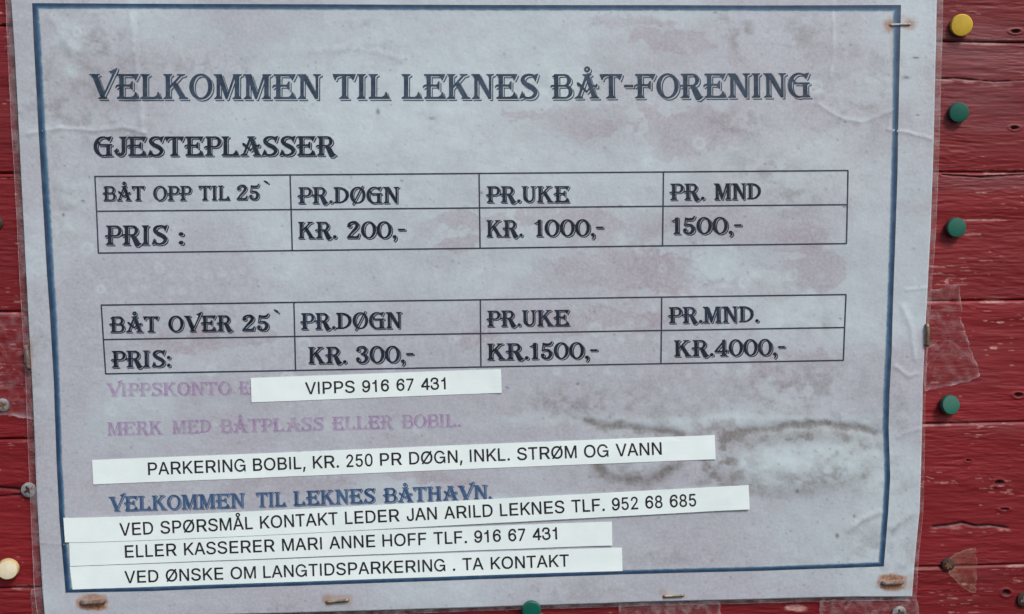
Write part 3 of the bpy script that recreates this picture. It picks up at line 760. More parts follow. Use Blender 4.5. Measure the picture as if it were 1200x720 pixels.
# ------------------------------------------------------------------ lettering
DECORATED = {
    'E': (97.0, [[126,-89,119,-86,91,-59,90,-54,94,-53,951,-52,961,-50,966,-41,962,-31,893,69,839,229,859,212,874,194,931,30,997,-64,1003,-79,1000,-86,989,-90], [51,-9,44,-6,40,4,40,56,44,66,54,70,102,71,130,134,130,401,126,404,118,396,94,363,76,355,58,361,29,391,56,400,91,444,128,454,130,491,126,495,89,495,59,489,43,476,19,443,1,435,-19,443,-25,464,-20,499,-12,526,6,554,31,569,59,579,101,587,126,588,130,591,130,846,109,854,80,884,84,887,128,889,130,909,125,919,109,930,44,930,34,934,30,946,30,996,34,1006,46,1010,894,1010,905,1006,908,999,904,984,859,876,799,756,794,752,786,751,754,763,739,819,709,840,404,845,394,842,386,834,385,589,389,583,536,583,574,621,604,697,654,718,667,714,670,704,670,376,666,365,659,362,606,381,586,417,386,416,385,81,389,75,399,75,619,82,710,146,751,264,756,269,789,279,799,274,857,109,925,11,928,1,925,-6,914,-10], [322,76,344,75,349,79,349,453,571,455,572,461,536,497,311,496,310,129], [726,283,681,301,650,334,696,319,704,323,707,331,709,668,730,649,742,634,745,624,745,296,741,285], [312,584,341,582,347,586,348,866,356,879,366,882,446,882,459,880,671,877,731,838,734,841,732,851,634,920,421,922,409,925,329,925,319,922,310,909], [861,671,831,681,803,709,801,714,824,708,837,714,897,834,949,959,980,926,983,919,982,911,932,791,874,676]]),
    'F': (90.0, [[96,-89,89,-86,61,-59,60,-54,64,-53,454,-52,462,-49,466,-41,459,-9,492,-44,503,-79,500,-86,489,-90], [21,-9,14,-6,11,1,21,34,90,69,124,124,130,139,129,404,118,396,94,363,76,355,58,361,29,391,56,400,91,444,128,454,130,491,126,495,89,495,59,489,43,476,19,443,1,435,-17,441,-25,459,-17,511,-4,541,6,554,31,569,59,579,101,587,126,588,130,591,130,846,109,854,80,884,84,887,128,889,130,911,124,920,106,930,44,930,34,934,30,946,30,996,34,1006,46,1010,854,1010,865,1006,868,999,864,984,819,876,756,753,746,751,714,763,699,819,669,840,404,845,394,842,386,834,385,589,389,583,536,583,574,621,604,697,656,718,666,715,670,704,670,376,666,365,654,362,606,381,586,417,391,418,385,414,385,56,389,51,417,36,428,4,425,-6,414,-10], [358,64,361,66,348,94,348,451,354,455,571,455,572,461,536,497,316,498,310,494,310,134,347,71], [726,283,681,301,650,334,696,319,704,323,707,331,709,668,730,649,742,634,745,624,745,296,741,285], [312,584,341,582,347,586,348,866,355,879,364,882,421,882,631,877,691,838,694,841,691,852,594,920,384,925,326,925,318,921,310,909], [821,671,791,681,763,709,761,714,784,708,797,714,857,834,909,959,940,926,943,919,942,911,892,791,834,676]]),
    'L': (90.0, [[86,-89,79,-86,51,-59,50,-54,54,-53,871,-52,881,-50,886,-41,882,-31,813,69,759,229,779,212,794,194,851,30,917,-64,923,-79,920,-86,909,-90], [11,-9,4,-6,0,4,0,56,4,66,14,70,62,71,90,134,90,869,88,874,79,879,51,907,54,910,74,905,81,906,60,939,4,959,-9,996,-7,1004,6,1010,359,1009,366,1006,369,996,356,959,303,941,270,894,270,129,280,79,286,75,306,75,309,79,308,851,340,899,394,916,409,960,429,941,444,919,434,884,426,876,378,861,345,814,345,81,351,78,466,78,534,80,541,83,630,146,671,264,676,269,709,279,719,274,777,109,842,16,848,-1,844,-7,834,-10]]),
    'I': (48.0, [[86,-89,79,-86,51,-59,51,-53,384,-52,392,-49,396,-41,389,-9,422,-44,433,-79,430,-86,419,-90], [11,-9,4,-6,1,1,11,34,19,42,61,68,90,134,90,871,86,881,60,909,82,906,66,935,56,944,14,959,1,999,4,1006,16,1010,349,1009,356,1006,359,996,348,961,341,956,299,941,270,894,270,136,298,69,321,56,308,94,308,851,336,899,384,916,399,960,431,926,434,916,421,879,374,861,345,814,345,56,358,-1,354,-7,344,-10]]),
    'T': (97.0, [[336,-89,329,-86,301,-59,300,-54,304,-53,694,-52,702,-49,706,-41,699,-9,732,-44,743,-79,740,-86,729,-90], [261,-9,254,-6,251,4,263,36,329,68,370,136,370,836,366,840,336,839,236,784,228,769,204,689,199,682,169,672,159,674,128,706,166,724,198,821,299,877,368,879,370,916,364,920,264,920,174,872,161,864,156,856,128,766,121,761,91,752,81,756,31,876,-9,996,-6,1006,6,1010,914,1010,924,1007,928,994,884,864,836,753,826,751,796,761,776,814,734,839,631,840,625,836,625,59,629,51,657,36,668,4,665,-6,654,-10], [598,64,601,66,588,94,588,874,594,878,694,877,761,841,768,841,764,856,759,864,656,920,556,920,552,919,550,914,550,134,587,71], [901,671,871,681,843,709,841,714,864,708,877,714,922,821,969,959,1000,926,1003,916,959,784,914,676]]),
    'K': (102.0, [[86,-89,79,-86,51,-59,51,-53,374,-52,382,-49,386,-41,379,-9,412,-44,423,-79,420,-86,409,-90], [686,-89,679,-86,651,-59,651,-53,1014,-52,1022,-49,1026,-41,1019,-9,1052,-44,1063,-79,1060,-86,1049,-90], [11,-9,4,-6,1,1,11,34,19,42,61,68,90,134,90,871,86,881,60,909,79,906,82,909,61,941,19,956,12,961,1,996,4,1006,16,1010,344,1010,356,1006,359,996,346,959,299,941,270,894,271,553,307,594,308,854,336,899,384,916,397,959,401,959,419,941,431,926,434,916,421,879,374,861,346,816,345,644,349,638,615,936,611,942,556,953,544,959,531,996,534,1006,546,1010,854,1010,866,1006,869,996,859,964,854,957,801,942,761,921,718,919,505,679,844,94,851,72,866,71,867,76,854,99,543,636,756,876,799,878,839,899,891,914,897,921,909,960,941,926,944,916,934,884,929,877,876,862,836,841,793,839,580,599,881,79,889,70,911,67,974,39,988,6,985,-6,974,-10,616,-10,604,-6,601,4,611,34,647,59,649,66,452,404,431,434,345,336,345,54,357,19,356,16,344,29,341,29,348,4,345,-6,334,-10], [315,54,319,51,321,54,308,91,308,374,402,481,402,489,374,531,270,416,270,131,296,69]]),
    'O': (97.0, [[506,-109,469,-105,424,-94,368,-74,329,-54,286,-27,235,19,291,-17,326,-34,386,-57,431,-67,471,-72,549,-70,609,-57,639,-47,704,-17,771,30,804,60,839,100,889,179,919,246,945,334,958,426,955,521,934,624,899,716,841,815,862,794,897,749,937,679,972,586,987,519,995,451,992,356,982,294,957,209,927,141,884,73,836,18,785,-26,741,-54,706,-72,646,-94,586,-107], [431,-29,394,-25,349,-14,294,6,254,26,186,73,154,103,119,143,93,179,66,226,38,289,23,334,3,436,0,531,13,624,23,666,48,736,68,779,93,821,120,859,154,897,211,947,254,974,294,994,349,1014,394,1025,434,1030,484,1030,526,1025,571,1014,626,994,666,974,734,927,788,876,810,849,862,759,897,666,917,564,920,469,907,376,897,334,872,264,852,221,827,179,800,141,766,103,721,63,679,33,601,-4,571,-14,511,-27], [442,51,484,50,539,66,566,81,599,105,637,146,674,201,707,271,729,349,740,409,745,464,742,569,730,649,707,729,674,799,652,831,609,857,559,870,521,870,471,857,430,834,380,789,338,731,311,679,288,619,268,529,260,456,263,351,275,271,298,191,331,121,353,89,396,63], [309,129,311,129,309,134,291,164,261,229,246,276,230,349,222,421,222,494,228,549,238,606,261,686,301,769,343,826,369,852,401,877,434,894,456,902,484,907,521,907,571,894,629,860,625,869,600,894,574,914,534,937,499,947,449,950,419,944,376,927,328,891,291,852,256,799,223,729,200,649,190,591,185,536,185,461,200,351,213,301,238,236,263,189]]),
    'P': (84.0, [[106,-89,99,-86,71,-59,70,-54,74,-53,454,-52,462,-49,466,-41,459,-9,492,-44,503,-79,500,-86,489,-90], [31,-9,24,-6,21,1,31,34,94,68,130,136,129,343,121,342,92,311,76,305,58,311,29,341,54,348,86,382,128,389,129,428,81,430,56,427,46,422,17,391,1,385,-17,391,-25,409,-14,464,-6,480,9,494,39,507,56,510,124,510,130,514,130,871,91,907,94,910,114,905,121,906,100,939,44,959,31,996,34,1006,46,1010,544,1010,576,1005,621,992,689,957,715,936,757,891,787,834,802,789,810,744,810,696,802,651,787,606,757,551,715,504,674,473,621,448,576,435,544,430,312,429,311,131,349,69,361,65,348,94,349,386,579,388,644,401,706,428,737,449,775,484,804,524,829,576,842,619,847,654,848,699,842,734,829,779,789,858,800,849,831,810,859,759,877,709,885,664,885,616,877,571,862,526,832,471,804,438,764,403,709,373,664,358,616,350,386,348,385,56,389,51,417,36,428,4,424,-7,414,-10], [312,506,341,505,347,509,349,891,561,892,599,880,594,890,559,922,539,932,524,935,311,933], [387,506,526,505,539,508,566,523,597,554,614,581,627,609,640,656,645,694,645,746,640,784,627,831,616,851,599,855,386,853]]),
    'R': (98.0, [[849,-189,746,-172,729,-167,700,-139,699,-134,814,-152,826,-149,999,-15,1002,1,1006,2,1037,-31,1041,-41,1037,-51,866,-185], [774,-109,671,-92,651,-84,464,384,459,390,391,390,385,386,385,54,397,19,396,16,384,29,381,29,388,4,385,-6,374,-10,36,-10,24,-6,21,4,33,36,94,68,130,136,130,381,123,384,94,353,76,345,58,351,29,381,54,388,86,422,128,429,129,468,81,470,56,467,46,462,17,431,1,425,-17,431,-25,449,-14,504,-6,520,9,534,39,547,56,550,124,550,130,554,130,871,91,907,94,910,114,905,121,906,100,939,44,959,31,996,34,1006,46,1010,534,1010,596,997,654,972,694,945,730,909,745,891,764,855,784,794,790,759,790,719,784,686,764,625,730,571,692,534,659,511,630,496,627,491,838,104,849,88,859,83,862,86,849,111,665,449,668,454,696,468,732,494,769,530,802,584,817,624,825,659,827,719,809,794,776,856,792,844,824,801,847,756,865,681,865,639,854,586,834,536,805,491,767,454,734,431,705,416,702,411,884,78,889,73,961,49,966,39,962,29,949,18,791,-105], [106,-89,99,-86,71,-59,71,-53,414,-52,422,-49,426,-41,419,-9,452,-44,463,-79,460,-86,449,-90], [355,54,359,51,361,54,348,91,348,424,354,428,443,429,444,434,434,459,426,470,316,470,310,466,310,131,336,69], [312,546,341,545,347,549,349,891,551,892,584,882,569,905,544,924,514,935,311,933], [387,546,516,545,529,548,551,561,581,590,612,649,625,716,622,786,612,831,602,851,589,855,386,853]]),
    'B': (95.0, [[116,-89,82,-59,82,-54,86,-53,651,-52,709,-42,746,-29,791,-7,832,24,857,49,882,81,909,136,925,194,927,256,917,311,904,347,871,408,895,384,927,339,947,296,962,239,965,176,954,121,929,61,906,25,869,-15,829,-44,784,-67,746,-79,689,-90], [41,-9,32,-1,35,11,130,109,130,399,129,403,124,404,92,371,74,365,56,373,29,401,54,408,86,442,128,449,130,486,124,490,56,487,46,482,17,451,1,445,-19,453,-25,474,-14,525,-5,541,16,559,56,570,124,570,130,574,130,814,126,819,112,824,84,854,86,857,128,854,130,884,129,889,124,892,44,901,35,909,38,921,127,984,133,1014,144,1020,574,1020,609,1014,659,999,716,969,742,949,785,904,812,849,824,809,830,774,827,716,822,691,804,644,767,586,718,539,766,511,777,516,805,544,827,574,844,606,859,649,867,691,865,751,844,819,816,870,842,844,872,801,887,769,902,714,905,654,899,621,887,581,859,528,811,474,840,441,867,389,879,354,890,299,890,256,879,201,866,165,839,116,794,65,754,36,709,13,634,-7,611,-10], [326,66,344,65,348,71,349,446,631,448,656,442,676,431,679,432,677,436,656,460,624,482,596,490,311,488,310,104], [387,66,596,65,634,78,667,106,689,136,707,171,717,206,725,254,722,324,714,361,696,402,669,410,386,408], [312,566,341,565,347,569,349,901,591,902,624,892,622,899,601,922,574,939,556,945,311,943], [387,566,556,565,589,578,615,601,634,629,652,666,665,731,662,799,654,836,644,861,629,865,386,863]]),
    'A': (106.0, [[96,-89,89,-86,61,-59,61,-53,404,-52,412,-49,416,-41,409,-9,442,-44,453,-79,450,-86,439,-90], [716,-89,709,-86,681,-59,680,-54,684,-53,1064,-52,1072,-49,1076,-41,1069,-9,1102,-44,1113,-79,1110,-86,1099,-90], [21,-9,14,-6,11,4,24,37,81,66,123,106,149,111,157,126,261,411,234,428,209,454,271,445,277,454,271,465,241,484,226,490,189,493,169,501,153,514,131,556,121,589,115,639,118,654,124,664,136,672,151,675,165,671,260,614,298,569,311,560,316,561,434,879,424,896,410,909,439,904,444,906,442,914,417,941,364,959,351,996,354,1006,366,1010,714,1010,726,1006,729,996,716,959,704,953,649,942,641,934,640,929,763,554,781,556,782,564,678,889,686,899,741,911,754,916,769,960,789,941,804,919,794,883,779,873,724,862,716,854,715,849,808,564,814,560,876,553,904,594,926,605,936,604,954,596,965,574,968,511,964,496,951,470,934,456,906,445,881,445,849,456,796,484,789,485,786,481,906,114,929,106,929,116,824,440,834,442,881,416,906,406,919,403,946,403,979,418,999,446,1005,466,1005,499,999,549,1031,515,1039,496,1042,429,1032,399,1014,378,981,365,956,365,924,376,871,404,864,405,861,401,968,71,974,63,1026,37,1038,4,1035,-6,1024,-10,646,-10,634,-6,631,4,644,37,711,68,724,81,678,229,676,232,671,230,634,182,626,165,616,156,601,151,591,150,574,156,541,189,561,188,581,195,592,206,598,221,656,296,636,357,560,264,552,246,534,233,516,230,499,236,444,290,439,293,436,290,346,54,348,46,364,39,369,31,378,4,374,-7,364,-10], [295,71,299,70,302,74,401,331,366,372,361,370,353,351,262,111,263,104], [520,331,527,336,611,441,559,607,548,586,473,386,491,360], [430,426,434,425,439,434,534,684,524,724,511,758,506,751,398,469,400,459]]),
    'Å': (106.0, [[96,-89,89,-86,61,-59,61,-53,404,-52,412,-49,416,-41,409,-9,442,-44,453,-79,450,-86,439,-90], [716,-89,709,-86,681,-59,680,-54,684,-53,1064,-52,1072,-49,1076,-41,1069,-9,1102,-44,1113,-79,1110,-86,1099,-90], [21,-9,14,-6,11,4,24,37,81,66,123,106,149,111,157,126,261,411,234,428,209,454,271,445,277,454,271,465,241,484,226,490,201,490,174,498,151,515,131,556,120,591,115,641,123,664,146,675,156,674,174,667,260,614,298,569,311,560,316,561,434,879,424,896,410,909,441,904,445,909,416,942,364,959,351,996,353,1004,366,1010,569,1011,569,1014,549,1023,526,1040,514,1053,514,1058,551,1045,591,1043,629,1053,652,1066,667,1079,684,1101,702,1154,700,1194,681,1239,684,1241,716,1205,729,1181,740,1144,740,1116,729,1079,716,1055,691,1030,660,1011,716,1010,726,1006,729,996,716,959,704,953,649,942,641,934,640,929,761,559,764,553,769,552,782,556,782,564,678,889,686,899,741,911,754,916,769,960,789,941,804,919,794,883,779,873,724,862,716,854,715,849,808,564,814,560,876,553,904,594,926,605,936,604,954,596,965,574,968,511,964,496,951,470,934,456,906,445,881,445,849,456,796,484,789,485,786,481,906,114,929,106,929,116,824,440,834,442,881,416,906,406,919,403,946,403,979,418,999,446,1005,466,1005,499,999,549,1031,515,1039,496,1042,429,1032,399,1014,378,981,365,956,365,924,376,871,404,864,405,861,401,968,71,974,63,1026,37,1038,6,1036,-4,1024,-10,646,-10,634,-6,631,4,644,37,711,68,724,81,678,229,676,232,671,230,634,182,626,165,616,156,601,151,591,150,574,156,541,189,561,188,581,195,592,206,598,221,656,296,636,357,560,264,552,246,534,233,516,230,499,236,444,290,439,293,436,290,346,54,348,46,364,39,369,31,378,4,374,-7,364,-10], [295,71,299,70,302,74,401,331,366,372,361,370,353,351,262,111,263,104], [520,331,527,336,611,441,559,607,548,586,473,386,491,360], [430,426,434,425,439,434,534,684,524,724,511,758,506,751,398,469,400,459], [524,1086,474,1103,451,1120,440,1134,426,1159,418,1181,415,1224,426,1262,451,1300,489,1324,526,1335,554,1335,606,1317,629,1300,648,1276,662,1236,665,1196,654,1158,629,1120,591,1096,554,1085], [530,1171,536,1172,551,1197,580,1211,577,1226,570,1236,556,1247,546,1250,531,1249,515,1241,503,1226,500,1216,504,1193,514,1180]]),
    'V': (104.0, [[416,-89,409,-86,381,-59,381,-53,734,-52,742,-49,746,-41,739,-9,772,-44,783,-79,780,-86,769,-90], [341,-9,334,-6,331,4,344,37,419,66,423,71,127,861,121,867,81,877,50,909,61,910,106,900,111,901,109,909,99,922,71,942,16,953,4,959,-9,996,-6,1006,6,1010,394,1010,406,1006,409,996,396,959,336,942,325,934,323,926,576,269,581,263,590,286,363,876,361,889,374,899,434,916,449,960,482,924,484,916,471,879,411,862,400,854,398,846,604,316,885,984,881,992,834,1028,820,1044,824,1045,869,1011,886,1005,894,1006,904,1029,901,1035,831,1054,759,1108,754,1119,756,1124,774,1132,839,1141,1090,1266,1104,1266,1107,1251,1086,1201,1079,1174,1009,1016,1004,1011,986,975,586,109,616,69,621,67,627,74,1024,932,1041,969,1047,974,1117,1131,1123,1159,1146,1216,1154,1214,1171,1196,1182,1176,1161,1121,1154,1094,1084,936,1079,931,1061,895,672,54,674,47,697,36,708,6,706,-4,694,-10]]),
    'N': (100.0, [[106,-89,99,-86,71,-59,71,-53,384,-52,392,-49,396,-41,389,-9,422,-44,433,-79,430,-86,419,-90], [796,-89,785,-84,760,-59,759,-54,854,-52,863,-49,867,-39,868,861,904,899,964,916,979,960,999,941,1014,919,1003,881,989,873,941,862,905,824,905,-76,901,-86,891,-90], [31,-9,24,-6,21,1,31,34,87,69,120,134,120,861,114,869,81,877,51,906,51,910,61,910,112,901,79,940,16,953,4,959,-9,996,-6,1006,6,1010,324,1010,339,1004,718,276,729,263,729,286,380,956,381,959,397,944,414,924,701,374,729,325,730,866,728,871,709,879,680,909,689,910,726,900,730,904,694,942,634,959,621,999,624,1006,636,1010,924,1010,936,1006,939,996,926,959,866,942,830,904,830,6,826,-6,814,-10,726,-10,711,-4,357,596,341,622,336,625,335,56,339,44,349,31,358,4,356,-4,344,-10], [309,59,311,61,298,94,297,694,267,749,261,752,260,134,291,71]]),
    'M': (117.0, [[96,-89,89,-86,61,-59,61,-53,374,-52,382,-49,386,-41,379,-9,412,-44,423,-79,420,-86,409,-90], [556,-89,546,-85,520,-59,519,-54,574,-52,587,-46,829,669,829,812,801,739,549,-4,536,-10,486,-10,471,-4,339,364,326,392,325,56,329,44,339,31,347,9,348,1,345,-6,334,-10,24,-10,14,-6,11,1,21,34,77,69,110,134,110,864,106,870,79,879,51,906,51,910,61,910,102,901,99,910,71,941,4,959,-9,996,-4,1007,6,1010,304,1010,316,1006,546,296,556,273,567,306,359,959,379,941,394,921,576,356,581,350,769,934,773,951,761,964,751,996,754,1006,766,1010,1104,1010,1116,1006,1119,996,1106,959,1046,941,1010,894,1010,134,1041,71,1059,59,1061,61,1048,94,1048,851,1083,899,1144,916,1159,960,1191,926,1194,916,1181,879,1121,861,1085,814,1085,56,1089,44,1099,31,1108,4,1106,-4,1094,-10,746,-10,733,-4,731,4,741,34,797,69,830,134,829,512,823,504,624,-84,611,-90], [816,-89,809,-86,781,-59,781,-53,1134,-52,1142,-49,1146,-41,1139,-9,1172,-44,1183,-79,1180,-86,1169,-90], [299,59,301,61,288,94,287,506,251,600,250,134,281,71]]),
    'S': (86.0, [[424,-99,336,-84,286,-67,249,-45,156,-79,99,-90,90,-86,62,-59,61,-54,119,-42,209,-8,261,-34,321,-52,389,-62,471,-62,546,-52,591,-42,646,-22,689,3,711,20,746,55,777,96,799,141,812,189,815,221,802,291,784,336,743,404,741,409,744,409,776,372,804,331,824,294,845,234,852,184,850,151,837,104,814,59,785,19,749,-17,699,-52,666,-67,596,-87,536,-97], [349,-19,261,-4,211,13,171,35,81,1,24,-10,15,-6,12,4,18,24,131,312,139,316,149,311,178,206,223,144,236,134,216,164,191,254,188,266,191,267,224,231,253,126,285,84,311,75,356,68,404,68,444,76,489,93,537,121,576,163,597,201,605,226,602,256,590,281,566,299,439,374,319,436,273,466,245,491,242,496,249,494,299,463,401,412,564,314,562,321,522,359,364,454,231,523,196,548,163,579,136,610,108,654,83,714,75,751,75,789,91,846,113,889,129,910,169,950,191,967,229,987,284,1007,366,1022,471,1025,519,1020,556,1012,606,994,634,979,756,1022,799,1029,806,1024,807,1011,741,814,737,786,721,759,698,696,689,693,679,699,651,756,620,831,591,844,541,855,479,852,441,842,404,824,374,805,351,782,328,746,320,721,320,704,326,684,331,678,471,612,599,539,651,502,702,454,739,394,754,361,770,314,777,264,769,206,757,171,739,139,702,91,674,63,636,36,591,13,509,-10,434,-20], [764,613,751,621,729,644,727,649,737,656,758,716,772,736,777,754,778,771,849,979,880,946,883,936,816,734,815,716,809,699,796,679,775,619], [290,706,295,706,283,739,283,759,296,794,313,819,336,842,386,872,419,884,454,892,501,892,554,882,606,859,607,864,584,890,566,902,524,922,481,932,416,935,381,927,349,914,300,886,278,864,258,836,248,814,245,784,251,764,273,726]]),
    'G': (99.0, [[506,-109,469,-105,424,-94,368,-74,329,-54,285,-26,261,-7,236,19,291,-17,356,-47,419,-65,474,-72,549,-70,631,-50,644,-52,964,-52,972,-49,976,-41,969,-9,1002,-44,1013,-79,1010,-86,999,-90,681,-90,666,-88,586,-107], [431,-29,381,-22,319,-4,254,26,211,53,161,95,133,126,98,171,66,226,38,289,23,334,8,401,0,469,0,534,8,599,23,666,48,736,68,779,93,821,120,859,159,902,200,939,241,967,319,1004,349,1014,409,1027,486,1030,526,1025,571,1014,659,980,819,1020,879,1029,885,1026,888,1019,882,999,829,875,769,756,761,753,751,756,706,821,656,856,596,870,536,867,483,851,446,832,419,812,363,756,341,726,318,686,366,620,894,620,906,616,910,604,910,554,906,544,896,540,841,539,810,494,810,196,823,179,810,154,810,126,854,69,854,74,848,81,848,111,861,136,848,164,848,451,879,496,934,498,944,502,948,514,947,569,951,569,969,551,981,536,985,526,985,474,981,464,971,460,916,459,885,414,885,124,898,99,886,76,885,59,889,53,926,37,938,-1,934,-7,924,-10,606,-10,591,-8,511,-27], [475,51,521,50,554,56,591,68,622,86,630,121,630,456,624,460,371,460,351,468,321,499,626,498,629,501,617,536,609,540,299,540,269,551,255,456,255,384,268,291,278,249,296,199,328,134,354,100,409,68,436,58], [304,146,306,146,304,151,281,189,253,249,228,341,218,421,218,491,223,544,235,606,218,644,209,680,203,671,190,616,180,536,180,464,190,384,203,329,231,255,266,194], [326,621,341,620,343,626,322,666,280,724,303,764,338,809,394,859,421,877,459,894,519,908,559,907,616,894,684,849,686,851,677,866,657,884,584,934,554,944,521,950,479,950,436,942,404,929,356,902,328,879,288,836,253,786,236,754,261,742,278,719,307,666], [834,673,824,678,796,709,808,716,864,829,929,979,960,946,963,939,962,931,902,791,846,680]]),
    'J': (68.0, [[351,-99,296,-84,271,-72,219,-35,190,-6,239,-37,289,-57,319,-62,376,-60,441,-39,477,-19,522,21,559,71,584,121,597,156,605,211,610,366,608,851,636,899,684,916,699,960,719,941,734,919,724,884,716,876,674,861,645,814,648,329,642,174,634,119,622,84,597,34,560,-16,525,-49,484,-74,436,-92,394,-100], [276,-19,221,-4,196,8,145,44,118,69,91,101,76,129,47,211,8,249,3,259,5,266,14,274,71,308,145,399,161,405,168,401,172,391,188,306,240,239,248,221,240,206,181,160,179,154,216,123,224,121,276,163,286,179,279,194,228,261,209,356,243,321,263,226,322,144,319,130,283,101,281,96,294,98,314,108,340,129,367,171,387,234,390,284,390,864,386,870,359,879,330,909,341,910,381,901,377,911,351,941,284,959,271,996,273,1004,286,1010,649,1009,656,1006,659,996,648,961,641,956,599,941,570,894,572,409,570,306,565,226,552,176,522,114,506,90,478,56,440,24,404,3,361,-12,319,-20]]),
    '-': (46.0, [[116,371,109,374,81,401,80,406,84,407,431,408,441,410,447,421,449,510,469,491,484,469,485,384,481,374,474,371], [41,451,34,454,30,466,30,546,34,556,41,559,394,560,406,556,409,549,410,464,406,454,399,451]]),
}
